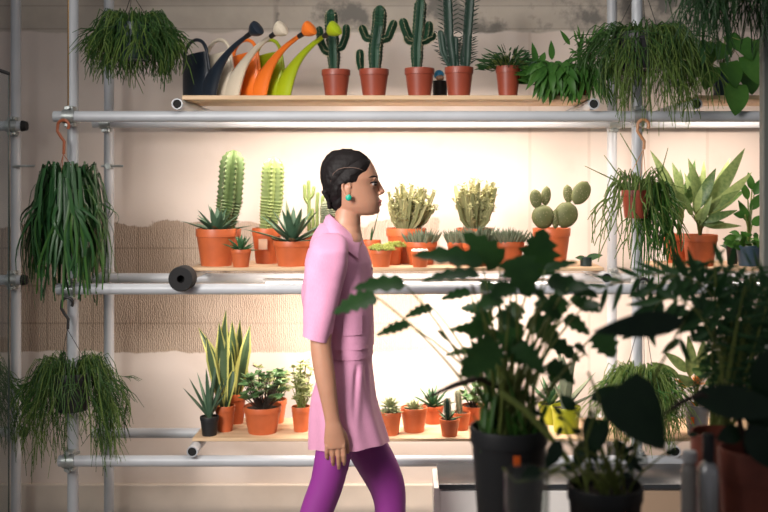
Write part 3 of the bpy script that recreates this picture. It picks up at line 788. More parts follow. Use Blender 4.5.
t, top, r = plant('potted_cactus', 'pale many-branched bushy cactus right in front of the woman\'s face', 406, 40, 228, B2, 4.69, LITPOT, None, 'cactus')
cholla(t, top, 384, 436, 183, 224, 4.66)
t, top, r = plant('potted_cactus', 'pale many-branched bushy cactus, the second one away from the woman\'s face', 475, 38, 228, B2, 4.69, LITPOT, None, 'cactus')
cholla(t, top, 452, 502, 179, 222, 4.66)
def sedum(t, c, r, n=34, m='sedum', h=.03):
    mb = MB()
    for i in range(n):
        a = U(0, 2 * pi); q = math.sqrt(R.random()); p = V(c) + V((math.cos(a) * r * 1.1 * q, math.sin(a) * r * q, h * (1 - q * q * .6) - .005))
        for k in range(9):
            b_ = k * 2.4; el = .25 + .11 * k; d = V((math.cos(b_) * math.cos(el), math.sin(b_) * math.cos(el), math.sin(el)))
            mb.blade(p, d, U(.014, .022), .010, .005, 0, n=3, seg=5)
    mb.build('rosettes', G[m], t)
t, top, r = plant('potted_succulent', 'small clay pot of yellow-green rosettes nearest the woman, front row', 381, 22, 250, B2, 4.465, LITPOT, None, 'succulent')
sedum(t, top, r)
t, top, r = plant('potted_succulent', 'clay pot of yellow-green rosettes half behind the small one, back row', 393, 19, 247, B2, 4.575, LITPOT, None, 'succulent')
sedum(t, top + V((.01, 0, 0)), r)
def tuft(t, c, r, n, L, w, m, fz=None, spread=.8):
    mb = MB()
    for i in range(n):
        a = U(0, 2 * pi); q = math.sqrt(R.random()); p = V(c) + V((math.cos(a) * r * q, math.sin(a) * r * q, 0))
        d = V((math.cos(a) * q * spread, math.sin(a) * q * spread, 1)).normalized()
        mb.blade(p, d, L * U(.7, 1.15), w, w * .5, .2, n=5, seg=5)
    mb.build('leaves', G[m], t)
t, top, r = plant('potted_succulent', 'wide clay pot of spiky grey-green succulents below the first bushy cactus', 421, 33, 241.5, B2, 4.60, LITPOT, None, 'succulent')
tuft(t, top, r * .9, 120, .072, .014, 'sage')
t, top, r = plant('potted_succulent', 'tiny clay pot of white woolly balls in front of the grey-green succulents', 420, 18.5, 251, B2, 4.455, LITPOT, None, 'succulent')
mb = MB()
for i in range(12):
    a = i * 2.4; q = math.sqrt(i / 12); mb.ball(top + V((math.cos(a) * r * .85 * q, math.sin(a) * r * .85 * q, .006)), .012, 8, 6)
mb.build('woolly_balls', M['fluff'], t)
t, top, r = plant('potted_succulent', 'small clay pot of hairy grey cactus fingers, left of three alike pots', 458, 22, 242, B2, 4.62, LITPOT, None, 'succulent')
tuft(t, top, r * .9, 80, .070, .013, 'sage', spread=.6)
t, top, r = plant('potted_succulent', 'clay pot of hairy grey cactus fingers, middle of three alike pots', 478, 31, 243, B2, 4.55, LITPOT, None, 'succulent')
tuft(t, top, r * .9, 130, .088, .014, 'sage', spread=.6)
t, top, r = plant('potted_succulent', 'clay pot of spiky grey-green succulents, right of three alike pots', 508, 33, 241, B2, 4.56, LITPOT, None, 'succulent')
tuft(t, top, r * .9, 120, .072, .014, 'sage')
t, top, r = plant('potted_cactus', 'prickly pear cactus with round pads in a clay pot, right part of the middle shelf', 551.5, 38, 228, B2, 4.57, LITPOT, None, 'cactus')
def pad(mb, a, e, w, h, tilt, Y, th=.014):
    c = P(a, e, Y); rx, rz = w * .5 * Y / F, h * .5 * Y / F; n = 18; rings = []
    for i in range(11):
        q = -1 + 2 * i / 10; k = math.sqrt(max(.003, 1 - q * q)) * (1 - .12 * q * -1 if q < 0 else 1)
        ring = []
        for j in range(n):
            g = 2 * pi * j / n; x_, y_, z_ = rx * k * math.cos(g), th * k ** .6 * math.sin(g), rz * q
            ring.append(c + V((x_ * math.cos(tilt) + z_ * math.sin(tilt), y_, -x_ * math.sin(tilt) + z_ * math.cos(tilt))))
        rings.append(ring)
    mb.loft(rings)
    return c, rx, rz
for (a, e, w, h, tl, Y, th) in ((543, 217, 23, 25, -.1, 4.55, .03), (566, 215, 24, 27, .3, 4.56, .03), (555.5, 219, 8, 20, 0, 4.55, .014), (536, 199, 12.5, 20, -.15, 4.55, .014), (546, 196, 10, 20, .1, 4.58, .012), (568, 194, 10, 19, -.1, 4.6, .012), (581, 193, 18, 26, .5, 4.56, .014)):
    mb = MB(); pad(mb, a, e, w, h, tl, Y, th); o = mb.build('pad', G['opun'], t)
    sb = MB()
    for _ in range(26):
        g = U(0, 2 * pi); q = math.sqrt(R.random()) * .85
        p = P(a + w * .5 * q * math.cos(g), e + h * .5 * q * math.sin(g), Y) + V((0, -th * math.sqrt(1 - q * q), 0)); sb.ball(p, .0014, 5, 4)
    sb.build('areoles', M['spine'], o)
t, top, r = plant('potted_plant', 'sprig of small pointed leaves between the grey succulents and the prickly pear', 531, 16, 246, B2, 4.66, LITPOT)
mb = MB(); rosette(mb, top + V((.01, 0, .02)), 10, .07, .013, .5, 1.4, 0, .006); mb.build('leaves', G['agave'], t)
t, top, r = plant('potted_plant', 'tiny square-looking dark pot with dark leaves at the right end of the middle board', 586, 12, 257, B2, 4.50, M['pot_green'], band=0, taper=.95)
mb = MB(); mb.leaf(top, P(603, 255, 4.46), .03, n=7); mb.leaf(top, P(575, 258, 4.46), .025, n=7); mb.build('leaves', G['big'], t)

# right part of the middle shelf
def bigleaves(t, top, lst, m, Y, wmul=1, edge=None, lob=0, prof=None, stm='petiole', ld=.3, n=9, nr=None):
    mb = MB(); sb = MB()
    for (a, e, f, g, w, dy) in lst:
        b0 = P(a, e, Y + dy); mb.leaf(b0, P(f, g, Y + dy * 1.3), w * Y / F * wmul, prof, n=n if not lob else 20, nrm=nr or V((U(-.4, .4), -1, U(.0, .5))), edge=edge, lobes=lob, ld=ld, fold=.2, droop=.04)
        q = V(top).lerp(b0, .5) + V(((top[0] - b0.x) * .12, 0, .02)); sb.tube([V(top), q, b0], [.005, .004, .003], 6)
    mb.build('leaves', m, t); sb.build('stalks', M[stm], t)
t, top, r = plant('potted_plant', 'large striped-leaf plant in the front clay pot on the right middle board', 700, 35, 234.5, B2, 4.53, LITPOT, 'striped leaf plants')
bigleaves(t, top, [(705, 212, 745, 148, 20, .0), (700, 205, 688, 158, 16, .04), (706, 215, 752, 172, 17, -.06), (697, 210, 716, 168, 18, -.03), (698, 215, 740, 190, 15, -.1), (702, 222, 738, 210, 12, -.12), (695, 215, 700, 175, 14, .06), (690, 210, 675, 190, 14, -.05), (705, 210, 730, 158, 14, .1), (695, 220, 722, 195, 14, -.1), (700, 225, 725, 222, 9, -.1), (703, 210, 728, 175, 11, .02), (696, 212, 702, 185, 10, -.1), (708, 216, 748, 188, 11, .04), (692, 216, 684, 196, 9, -.08), (701, 224, 712, 196, 9, -.12), (704, 226, 742, 226, 9, -.08), (694, 205, 684, 172, 9, .1), (699, 200, 704, 160, 11, .1)], G['spath'], 4.53, .70)
t, top, r = plant('potted_plant', 'large striped-leaf plant in the back clay pot on the right middle board', 679, 32, 234, B2, 4.69, LITPOT, 'striped leaf plants')
bigleaves(t, top, [(678, 205, 650, 150, 15, .0), (682, 200, 672, 162, 14, .0), (676, 212, 656, 185, 14, -.1), (684, 205, 695, 160, 14, .02), (675, 215, 660, 205, 11, -.1), (684, 210, 690, 185, 15, -.1), (680, 215, 668, 178, 14, -.06), (673, 222, 662, 222, 8, -.1), (676, 205, 662, 172, 10, .05), (683, 220, 676, 200, 8, -.1), (680, 195, 680, 168, 9, .08)], G['spath'], 4.69, .74)
t, top, r = plant('potted_plant', 'bushy green plant in a slate blue pot at the right end of the middle shelf', 749, 27, 245, B2, 4.52, M['pot_blue'], band=.12)
bush(t, top, 46, .075, .07, .052, .036, 'mid', up=.3)
bigleaves(t, top, [(748, 222, 738, 200, 9, 0), (750, 210, 764, 192, 10, 0), (748, 200, 740, 180, 9, 0), (754, 195, 766, 176, 10, 0), (752, 225, 764, 215, 10, -.04), (745, 215, 733, 214, 8, -.03), (752, 190, 748, 172, 8, .03)], G['mid'], 4.52)
t, top, r = plant('potted_plant', 'small brown-black pot with low dark leaves left of the slate blue pot', 732.5, 13, 246, B2, 4.62, M['pot_black'], band=.2)
bush(t, top, 14, .03, .03, .03, .02, 'dark')

# ---- bottom shelf ---------------------------------------------------------------
t, top, r = plant('potted_succulent', 'toothed aloe-like succulent in a small black pot, leftmost on the bottom shelf', 209.5, 19, 416, B3, 4.475, M['pot_black'], None, 'succulent')
mb = MB()
for (f, g) in ((183, 388), (189, 378), (197, 372), (206, 368), (214, 370), (222, 380), (228, 377), (200, 385), (216, 362), (226, 392), (192, 398), (211, 385)):
    e = P(f, g, 4.475 + U(-.06, .06)); d = e - top; mb.blade(top, d, d.length, .024, .008, .0)
mb.build('leaves', G['agave'], t)
t, top, r = plant('snake_plant', 'snake plant with yellow-edged leaves in the front of two clay pots, bottom left', 225, 20, 405, B3, 4.555, LITPOT, None, 'snake plant')
def snake(t, top, lst, Y):
    mb = MB()
    for (f, g, w) in lst:
        e = P(f, g, Y + U(-.04, .04)); b0 = top + V(((e.x - top.x) * .12, U(-.01, .01), 0)); mb.leaf(b0, e, w * Y / F, lambda q: max(0, min(1, .55 + q * 1.2) * min(1, (1 - q) * 3.2)), n=12, nrm=V((U(-.5, .5), -1, .1)), edge=1, fold=.35, droop=U(-.04, .06), wav=.04)
    mb.build('leaves', [G['sans'], G['yell']], t)
snake(t, top, [(219, 322, 12), (226, 310, 12), (206, 335, 9), (231, 350, 10), (213, 360, 9), (235, 365, 9)], 4.555)
t, top, r = plant('snake_plant', 'snake plant with yellow-edged leaves in the rear of two clay pots, bottom left', 236, 20, 393, B3, 4.70, LITPOT, None, 'snake plant')
snake(t, top, [(250, 325, 11), (240, 320, 12), (232, 320, 11), (198, 327, 10), (244, 345, 12), (228, 330, 11), (247, 360, 10)], 4.70)
def jade(t, top, px0, px1, y0, y1, Y, n, L=.030, w=.024, m='jade'):
    mb = MB(); sb = MB()
    for _ in range(n):
        p = P(lerp(px0, px1, R.random()), lerp(y0, y1, R.random()), Y + U(-.08, .08)); q = V(top).lerp(p, .5) + V((0, 0, -.01))
        sb.tube([V(top) + V((U(-.02, .02), U(-.02, .02), -.01)), q, p], [.004, .0025, .0018], 5)
        for k in range(7):
            a = U(0, 2 * pi); d = V((math.cos(a), math.sin(a), U(-.2, .9))).normalized(); mb.blade(p, d, L * U(.8, 1.2), w, .007, 0, n=4, seg=6, gut=.15)
    mb.build('leaves', G[m], t); sb.build('stems', M['branch'] if m == 'jade' else M['petiole'], t)
t, top, r = plant('jade_plant', 'jade plant with rounded leaves in a wide clay pot on the bottom shelf', 262.5, 38, 405.5, B3, 4.53, LITPOT, None, 'jade plant')
jade(t, top, 243, 284, 371, 400, 4.53, 46)
t, top, r = plant('jade_plant', 'variegated jade plant in the clay pot right behind the wide one', 274, 26, 399, B3, 4.715, LITPOT, None, 'jade plant')
jade(t, top, 258, 288, 366, 392, 4.69, 24, m='varieg')
t, top, r = plant('potted_plant', 'pale variegated bushy plant in a clay pot by the woman\'s hip', 301, 19, 406, B3, 4.55, LITPOT)
jade(t, top, 291, 312, 362, 402, 4.56, 40, .026, .016, 'varieg')
t, top, r = plant('potted_succulent', 'spiky rosette succulent in a clay pot just in front of the woman\'s shorts', 390, 23, 411, B3, 4.49, LITPOT, None, 'succulent')
mb = MB(); rosette(mb, top + V((0, 0, .03)), 30, .055, .018, .0, 1.4, .1, .006); mb.tube([top, top + V((0, 0, .04))], .012, 8)
rosette(mb, top + V((-.02, -.02, .0)), 20, .042, .017, .0, 1.2, .1, .006); rosette(mb, top + V((.02, -.02, .01)), 20, .040, .017, .0, 1.2, .1, .006); mb.build('leaves', G['rose'], t)
t, top, r = plant('potted_succulent', 'low pale rosette succulent in the broad clay pot, second from the woman\'s shorts', 414, 27, 407, B3, 4.545, LITPOT, None, 'succulent')
mb = MB(); rosette(mb, top, 24, .058, .020, .05, 1.2, .05, .007); mb.build('leaves', G['rose'], t)
t, top, r = plant('potted_aloe', 'green aloe in a clay pot in the back row, third from the woman\'s shorts', 433, 22, 405, B3, 4.70, LITPOT, None, 'aloe')
mb = MB(); rosette(mb, top, 16, .125, .018, .25, 1.3, -.1, .008); mb.build('leaves', G['hawo'], t)
t, top, r = plant('potted_cactus', 'tiny upright cactus in the smallest clay pot, front of the bottom shelf', 449.5, 20.5, 418.5, B3, 4.465, LITPOT, None, 'cactus')
column(t, [P(448, 420, 4.465), P(447.5, 408, 4.465), P(447, 398, 4.465)], .015, 5, .25, 'cact', True)
mb = MB(); rosette(mb, top + V((-.005, .01, 0)), 12, .07, .012, .3, 1.4, 0, .006); mb.build('leaves', G['hawo'], t)
t, top, r = plant('potted_cactus', 'thin grey cactus stalk in a clay pot right behind the smallest pot', 461, 19, 412, B3, 4.575, LITPOT, None, 'cactus')
column(t, [P(460, 414, 4.575), P(459, 405, 4.575), P(457.5, 390, 4.575)], .014, 6, .2, 'oval', True)
t, top, r = plant('potted_succulent', 'round-leaved succulent in a clay pot at the left of the big charcoal pot', 474, 26, 405, B3, 4.68, LITPOT, None, 'succulent')
jade(t, top, 462, 482, 384, 402, 4.68, 18, .03, .024, 'jade')
t, top, r = plant('potted_aloe', 'tall aloe in the front lime green pot on the bottom shelf', 566, 30, 406, B3, 4.54, M['pot_lime'], None, 'aloe', taper=.8, band=.15)
mb = MB()
for (f, g, w) in ((563, 355, 22), (572, 362, 18), (596, 372, 16), (585, 382, 14), (548, 375, 14), (556, 340, 20), (600, 392, 12), (568, 385, 14), (577, 348, 12)):
    e = P(f, g, 4.54 + U(-.1, .06)); d = e - top; mb.blade(top, d, d.length, w * .0025, .010, 0, gut=.5)
mb.build('leaves', G['sage'], t)
t, top, r = plant('potted_aloe', 'dark leaved plant in the rear lime green pot on the bottom shelf', 551, 26, 403, B3, 4.70, M['pot_lime'], None, 'aloe', taper=.8, band=.15)
mb = MB(); rosette(mb, top, 14, .16, .024, .5, 1.4, 0, .008); mb.build('leaves', G['hawo'], t)
t, top, r = plant('flowering_plant', 'plant with orange flower bracts in a grey pot on the right bottom board', 697, 25, 404, B3, 4.48, M['pot_grey'], None, 'potted plant')
bigleaves(t, top, [(690, 378, 688, 335, 14, .0), (688, 372, 664, 352, 11, .0), (700, 380, 704, 338, 12, .06), (695, 375, 702, 369, 14, -.05), (680, 378, 650, 362, 10, .0), (700, 372, 716, 352, 12, .05), (694, 385, 676, 374, 9, -.06), (705, 385, 720, 375, 9, -.04)], G['spath'], 4.45)
mb = MB(); rosette(mb, P(682, 388, 4.43), 18, .055, .018, .2, 1.4, 0, .004); rosette(mb, P(697, 385, 4.42), 18, .055, .016, .2, 1.4, 0, .004); mb.tube([top, P(682, 390, 4.49)], .003, 5); mb.tube([top, P(697, 387, 4.48)], .003, 5); mb.build('flower_bracts', M['flower'], t)
mb = MB(); mb.box(P(691, 424, 4.422) , P(694, 417, 4.425)); mb.build('tag', M['tag'], t)

# ---- low cabinet under the rack ---------------------------------------------------
cy0, cy1 = 4.04, 4.33; cx0, cx1 = X(434, cy0), X(705, cy0); ct = Z(484, cy0)
t = thing('low_cabinet', 'low pale cabinet with a charcoal top under the rack', 'cabinet', ((cx0 + cx1) / 2, (cy0 + cy1) / 2, 0))
mb = MB(); mb.box((cx0, cy0 + .02, .0), (cx1, cy1, ct - .02), .003); mb.build('body', M['cab'], t)
mb = MB(); mb.box((cx0 + .02, cy0, ct - .022), (cx1 + .01, cy1, ct), .003); mb.build('top', M['darktop'], t)
nd = 3
for k in range(nd):
    a, c_ = cx0 + .02 + (cx1 - cx0 - .03) * k / nd, cx0 + .02 + (cx1 - cx0 - .03) * (k + 1) / nd
    mb = MB(); mb.box((a + .006, cy0 + .004, .05), (c_ - .006, cy0 + .02, ct - .03), .003); mb.build('door', M['cab'] if k < 2 else mat('tan_door', (.36, .25, .17), .35), t)

# ------------------------------------------------------------------ the woman
YC = 3.62; YN = YC - .185
root = thing('person', 'woman in pink shirt and shorts with purple tights walking past the shelves', 'person', (X(350, YC), YC, 0))
def ell(cx, cyp, z, rx, ry, n=40, ex=2.3, f=None, tilt=0):
    out = []
    for j in range(n):
        a = 2 * pi * j / n; c, s = math.cos(a), math.sin(a)
        u = math.copysign(abs(c) ** (2 / ex), c); w = math.copysign(abs(s) ** (2 / ex), s)
        k = f(a) if f else 1
        out.append(V((cx + rx * u * k, cyp + ry * w * k, z + tilt * u)))
    return out
s_ = YC / F
HEAD = [(151.5, 338, 356, 7), (153, 333, 362, 11), (156, 329, 366.5, 15), (161, 325.5, 371, 18.5), (167, 323.5, 374.6, 20.5), (174, 323, 377.4, 21.2), (178.5, 323.3, 378.7, 21.2), (182, 324, 377.2, 20.8), (185.5, 325, 376.8, 20.2), (190, 326, 377.6, 19.6), (195, 328.5, 378.4, 18.6), (199, 330.5, 379.6, 17.6), (203, 332.5, 380.2, 16.6), (207, 334.5, 379.4, 15.4), (210.5, 337, 379.2, 13.4), (213.5, 343, 377.4, 10.6), (215.3, 349, 373.5, 7)]
def headring(py, off=0, n=40):
    xb, xf, hw = interp(HEAD, py)
    return ell(X((xb + xf) / 2, YC), YC, Z(py, YC), (xf - xb) * .5 * s_ + off, hw * s_ + off, n, 2.15, lambda a: 1)
def pxring(py, xb, xf, hw, n=40, ex=2.3, Y=YC, f=None, tilt=0):
    k = Y / F
    return ell(X((xb + xf) / 2, Y), Y, Z(py, Y), (xf - xb) * .5 * k, hw * k, n, ex, f, tilt)
body = MB()
body.loft([headring(151.5 + (215.3 - 151.5) * i / 30) for i in range(31)])
# neck and torso under the clothes
body.loft([pxring(*q) for q in ((200, 335, 360, 12), (210, 336, 361.5, 13), (218, 334.5, 360.5, 13.2), (226, 331, 360.5, 14.5), (233, 326, 361.5, 20), (239, 320, 363, 34), (248, 316, 364, 42), (260, 315, 365, 44), (290, 320, 367, 40), (320, 326, 366, 35), (345, 328, 366, 34), (375, 320, 370, 40), (400, 316, 372, 43), (425, 318, 376, 43), (440, 326, 372, 38))])
# face: nose, lips, chin, brow, ears
def B(px, py, dy, r, ry=None, rz=None): body.ball(P(px, py, YC) + V((0, dy * s_, 0)), (r * s_, (ry or r) * s_, (rz or r) * s_), 16, 12)
body.tube([P(376.5, 180, YC), P(378.6, 184, YC), P(380.8, 188.5, YC), P(382.6, 191.8, YC), P(381.2, 194, YC)], [1.9 * s_, 2.0 * s_, 2.3 * s_, 2.6 * s_, 1.6 * s_], 12)
for k in (-1, 1):
    B(379.9, 193.4, k * 3.0, 2.4, 2.0, 2.0)
    B(374.8, 178.6, k * 7, 2.7, 6, 2.6)        # brow ridge
    B(372.6, 183.9, k * 9.2, 4.0, 4.0, 3.6)    # lid over the eyeball
    # ear
    body.ball(P(348.5, 189.5, YC) + V((0, k * 19.6 * s_, 0)), (3.6 * s_, 1.5 * s_, 6.6 * s_), 14, 10)
    hx = [P(352 - .4, 187.5, YC), P(350.8, 183.4, YC), P(347, 181.8, YC), P(343.8, 184.5, YC), P(343.8, 189, YC), P(345.8, 193.4, YC), P(348.3, 197, YC), P(350, 195.8, YC)]
    body.tube([p + V((0, k * 21.3 * s_, 0)) for p in hx], [1.2 * s_] * 6 + [1.6 * s_, 1.2 * s_], 8)
B(380.2, 201.0, 0, 2.1, 6.0, 1.5); B(379.8, 204.6, 0, 2.0, 5.4, 1.7); B(376.6, 210.3, 0, 3.4, 6, 3.6)
# arms
def limb(mb, pts, n=24, ex=2.1, sub=6):
    """pts: px, py, Y, rx px, ry px -> smooth closed loft"""
    fine = []
    for i in range((len(pts) - 1) * sub + 1):
        q = i / sub; k = min(int(q), len(pts) - 2); f = q - k
        p0, p1, p2, p3 = pts[max(k - 1, 0)], pts[k], pts[k + 1], pts[min(k + 2, len(pts) - 1)]
        fine.append(tuple(.5 * (2 * b_ + (c - a) * f + (2 * a - 5 * b_ + 4 * c - d) * f * f + (3 * b_ - a - 3 * c + d) * f ** 3) for a, b_, c, d in zip(p0, p1, p2, p3)))
    rings = []
    for i, q in enumerate(fine):
        a, c = fine[max(i - 1, 0)], fine[min(i + 1, len(fine) - 1)]
        d = (P(c[0], c[1], c[2]) - P(a[0], a[1], a[2])).normalized(); yv = V((0, 1, 0)); yv = (yv - d * yv.dot(d)).normalized(); xv = d.cross(yv)
        ctr = P(q[0], q[1], q[2]); k = q[2] / F
        rings.append([ctr + xv * (q[3] * k * math.cos(2 * pi * j / n)) + yv * (q[4] * k * math.sin(2 * pi * j / n)) for j in range(n)])
    mb.loft(rings)
    return rings
for sgn in (-1, 1):
    Ya = YC + sgn * .215
    off = 0 if sgn < 0 else 4
    limb(body, [(330 + off, 245, Ya - sgn * .065, 13, 12), (327 + off, 262, Ya - sgn * .045, 14, 13), (324 + off, 300, Ya - sgn * .03, 12.5, 12), (321 + off, 338, Ya - sgn * .012, 10.6, 10.8), (322 + off, 356, Ya - sgn * .005, 10.6, 10.2), (325.5 + off, 378, Ya, 10.2, 9.5), (329.5 + off, 402, Ya, 8.4, 7.8), (332.3 + off, 420, Ya, 7.6, 5.8), (333.6 + off, 428, Ya, 9.0, 5.4), (334.8 + off, 440, Ya + .004 * -sgn, 10.9, 4.8), (335.4 + off, 448, Ya - .006 * sgn, 10.6, 4.0)])
    # fingers: pinky at the back, index at the front, curled in towards the thigh
    for kx, kl, tip in ((327.2, .72, 461.5), (332.6, .92, 467.5), (338.2, 1.0, 471.0), (343.4, .92, 467)):
        a0 = P(kx + off, 445.5, Ya - sgn * .004)
        L = (tip - 445.5) * Ya / F
        pts = [a0 + V((0, 0, .02)), a0, a0 + V((.002 * (kx - 335) / 8, -sgn * .004 + sgn * .006 * 0, -L * .45)), a0 + V((.002 * (kx - 335) / 8, -sgn * .016, -L * .80)), a0 + V((0, -sgn * .032, -L * 1.0))]
        body.tube(pts, [.0088, .0092, .0082, .0076, .0060], 12)
        body.ball(pts[-1], .0062, 10, 8); body.ball(a0 + V((0, sgn * .002, -.001)), .0092, 10, 8)
    th = [P(338 + off, 427, Ya - sgn * .008), P(343.5 + off, 434, Ya - sgn * .016), P(347.0 + off, 443, Ya - sgn * .022), P(347.6 + off, 452, Ya - sgn * .030)]
    body.tube(th, [.013, .012, .0092, .0074], 12); body.ball(th[-1], .0074, 10, 8)
# legs: near one trailing, far one stepping forward
YL, YG = YC - .085, YC + .085
near = [(343, 400, YL, 17, 17), (337, 430, YL, 18, 18.5), (334, 450, YL, 17.4, 18.5), (327.2, 482, YL, 15.9, 16.5), (319, 505, YL, 15.6, 15), (311, 530, YL, 14.8, 14.5), (302, 560, YL, 12.5, 12.5), (291, 600, YL, 8.5, 8.5), (284, 632, YL, 7.6, 7.5)]
far = [(348, 402, YG, 21, 23), (358.5, 428, YG, 20.5, 22), (369, 450, YG, 19.4, 20), (381.5, 473, YG, 18.3, 18), (388, 490, YG, 16.6, 16), (390.2, 511, YG, 14.6, 14.6), (388, 545, YG, 14.2, 14), (387, 590, YG, 9.6, 9.5), (387, 617, YG, 7.8, 7.5)]
limb(body, near); limb(body, far)
def foot(mb, px, py, Y, ang, g=0):
    a = P(px, py, Y); zf = .035
    heel = V((a.x - .03, Y, max(.075, zf))); ball_ = V((a.x + .10, Y, zf)); toe = V((a.x + .165, Y, zf - .008))
    if ang: heel = V((a.x - .045, Y, .15)); ball_ = V((a.x + .055, Y, .045)); toe = V((a.x + .12, Y, .03))
    mb.tube([a, a.lerp(heel, .55) + V((.015, 0, 0))], [.030 + g, .034 + g], 14)
    mb.tube([heel, heel.lerp(ball_, .5) + V((0, 0, .012)), ball_, toe], [.032 + g, .036 + g, .034 + g, .018 + g], 14, flat=1)
foot(body, 284, 632, YL, 1); foot(body, 387, 617, YG, 0)
bo = body.build('body', [M['skin'], M['lip']], root, recalc=True)
md = bo.modifiers.new('r', 'REMESH'); md.mode = 'VOXEL'; md.voxel_size = .0029; md.adaptivity = 0; md.use_smooth_shade = True
ms = bo.modifiers.new('s', 'SMOOTH'); ms.factor = .5; ms.iterations = 3
bpy.context.view_layer.update()
dg = bpy.context.evaluated_depsgraph_get()
me = bpy.data.meshes.new_from_object(bo.evaluated_get(dg)); bo.modifiers.clear(); bo.data = me
if len(me.materials) < 2:
    me.materials.clear(); me.materials.append(M['skin']); me.materials.append(M['lip'])
lx, lz0, lz1 = X(378.4, YC) - bo.matrix_world.translation.x, Z(206.6, YC), Z(199.3, YC)
wx = root.location.x
for p in me.polygons:
    c = p.center
    x_ = (c.x + wx) / YC * F + CX; y_ = CY + (H - c.z) / YC * F
    w = abs(c.y) / s_
    p.material_index = 1 if (199.7 < y_ < 206.2 and w < 6.2 and x_ > 377.0 + .0 * w) else 0
    p.use_smooth = True
# hair: braided shell close to the skull
hl = [(148, 372), (158, 371.2), (161, 371), (166, 369.5), (171, 367), (173, 363), (176, 359.5), (181.5, 357.5), (183, 352.5), (184.5, 345.5), (190, 343), (205, 342.5), (210, 339)]
hm = MB(); rows = 64; cols = 110
ax0, ax1 = P(371, 162, YC), P(332, 203, YC); axd = (ax1 - ax0).normalized(); axl = (ax1 - ax0).length
cN = axd.cross(V((0, 1, 0))).normalized()
if cN.z < 0: cN = -cN
rings = []
for i in range(rows + 1):
    py = lerp(150.4, 211, i / rows); base_py = max(py, 151.5)
    hx = X(interp(hl, py)[0], YC)
    xb, xf, hw = interp(HEAD, base_py); cx = X((xb + xf) / 2, YC); rx = (xf - xb) * .5 * s_; ry = hw * s_
    if py < 151.5: rx *= .55; ry *= .55
    u = max(-1, min(.999, (hx - cx) / rx)); a0 = math.acos(math.copysign(abs(u) ** (2.15 / 2), u))
    ring = []
    for j in range(cols + 1):
        q = j / cols; a = lerp(a0, 2 * pi - a0, q)
        c, s = math.cos(a), math.sin(a)
        p = V((cx + rx * math.copysign(abs(c) ** (2 / 2.15), c), YC + ry * math.copysign(abs(s) ** (2 / 2.15), s), Z(py, YC)))
        nrm = V((c / rx, s / ry, 0)).normalized()
        v = p - ax0; al = v.dot(axd) / axl; psi = math.atan2(v.dot(V((0, 1, 0))), v.dot(cN))
        rid = abs(math.cos(psi * 4.5)) ** .6
        bead = .72 + .28 * abs(math.sin(al * 26 + (psi * 4.5 // pi) * 1.3))
        edge = min(1, min(q, 1 - q) * 14) if py > 153 else 1
        top_k = max(0, (158 - py) / 8)
        off = (.0012 + .0095 * rid * bead * min(1, .35 + al * 1.2)) * edge + .0004
        nn = (nrm * (1 - .8 * min(1, top_k)) + V((0, 0, min(1, top_k)))).normalized()
        ring.append(p + nn * off)
    rings.append(ring)
hm.loft(rings, True, True, closed=True)
hm.build('hair', M['hair'], root, angle=180)
bm_ = MB()
for k in range(5):
    dy = (k - 2) * 5.0 * s_; pts = []
    for i in range(15):
        q = i / 14; pts.append(P(lerp(324.6, 329.5, q) + 2.0 * math.sin(q * 3), lerp(190, 208.5, q), YC) + V((0, dy * (1 - .5 * q), 0)))
    bm_.tube(pts, [(3.4 - 1.2 * i / 14) * s_ * (.75 + .35 * abs(math.sin(i * 1.15 + k))) for i in range(15)], 10)
bm_.build('braids', M['hair'], root, angle=180)
for k in (-1, 1):
    ec = P(373.6, 183.9, YC) + V((0, k * 9.9 * s_, 0))
    mb = MB(); mb.ball(ec, (3.5 * s_, 3.5 * s_, 2.0 * s_), 16, 12); eo = mb.build('eye', M['eyew'], root)
    mb = MB(); mb.ball(ec + V((2.0 * s_, k * 1.7 * s_, 0)), (1.9 * s_, 2.1 * s_, 1.75 * s_), 12, 10); mb.build('iris', M['iris'], eo)
    mb = MB(); mb.tube([ec + V((d * s_, k * e * s_, z_ * s_)) for d, e, z_ in ((-3.8, 3.4, .2), (-1.5, 4.3, 1.6), (1.4, 4.2, 2.0), (3.9, 2.0, 1.3))], [.4 * s_, .8 * s_, .9 * s_, .6 * s_], 6); mb.build('eyelashes', M['hair'], eo)
    mb = MB(); mb.tube([P(a, e, YC) + V((0, k * w * s_, 0)) for a, e, w in ((366.8, 178.9, 17.0), (370, 177.2, 15.0), (374, 176.4, 12.0), (377.6, 177.3, 7.6))], [.5 * s_, .9 * s_, 1.05 * s_, .9 * s_], 6); mb.build('eyebrow', M['hair'], root)
    mb = MB(); c0 = P(350, 197.4, YC) + V((0, k * 23.5 * s_, 0)); mb.ball(c0, (3.1 * s_, 1.6 * s_, 3.1 * s_), 8, 6); mb.ball(c0 + V((.5 * s_, 0, 1.8 * s_)), (2.0 * s_, 1.6 * s_, 1.6 * s_), 8, 6); mb.build('earring', M['teal'], root)

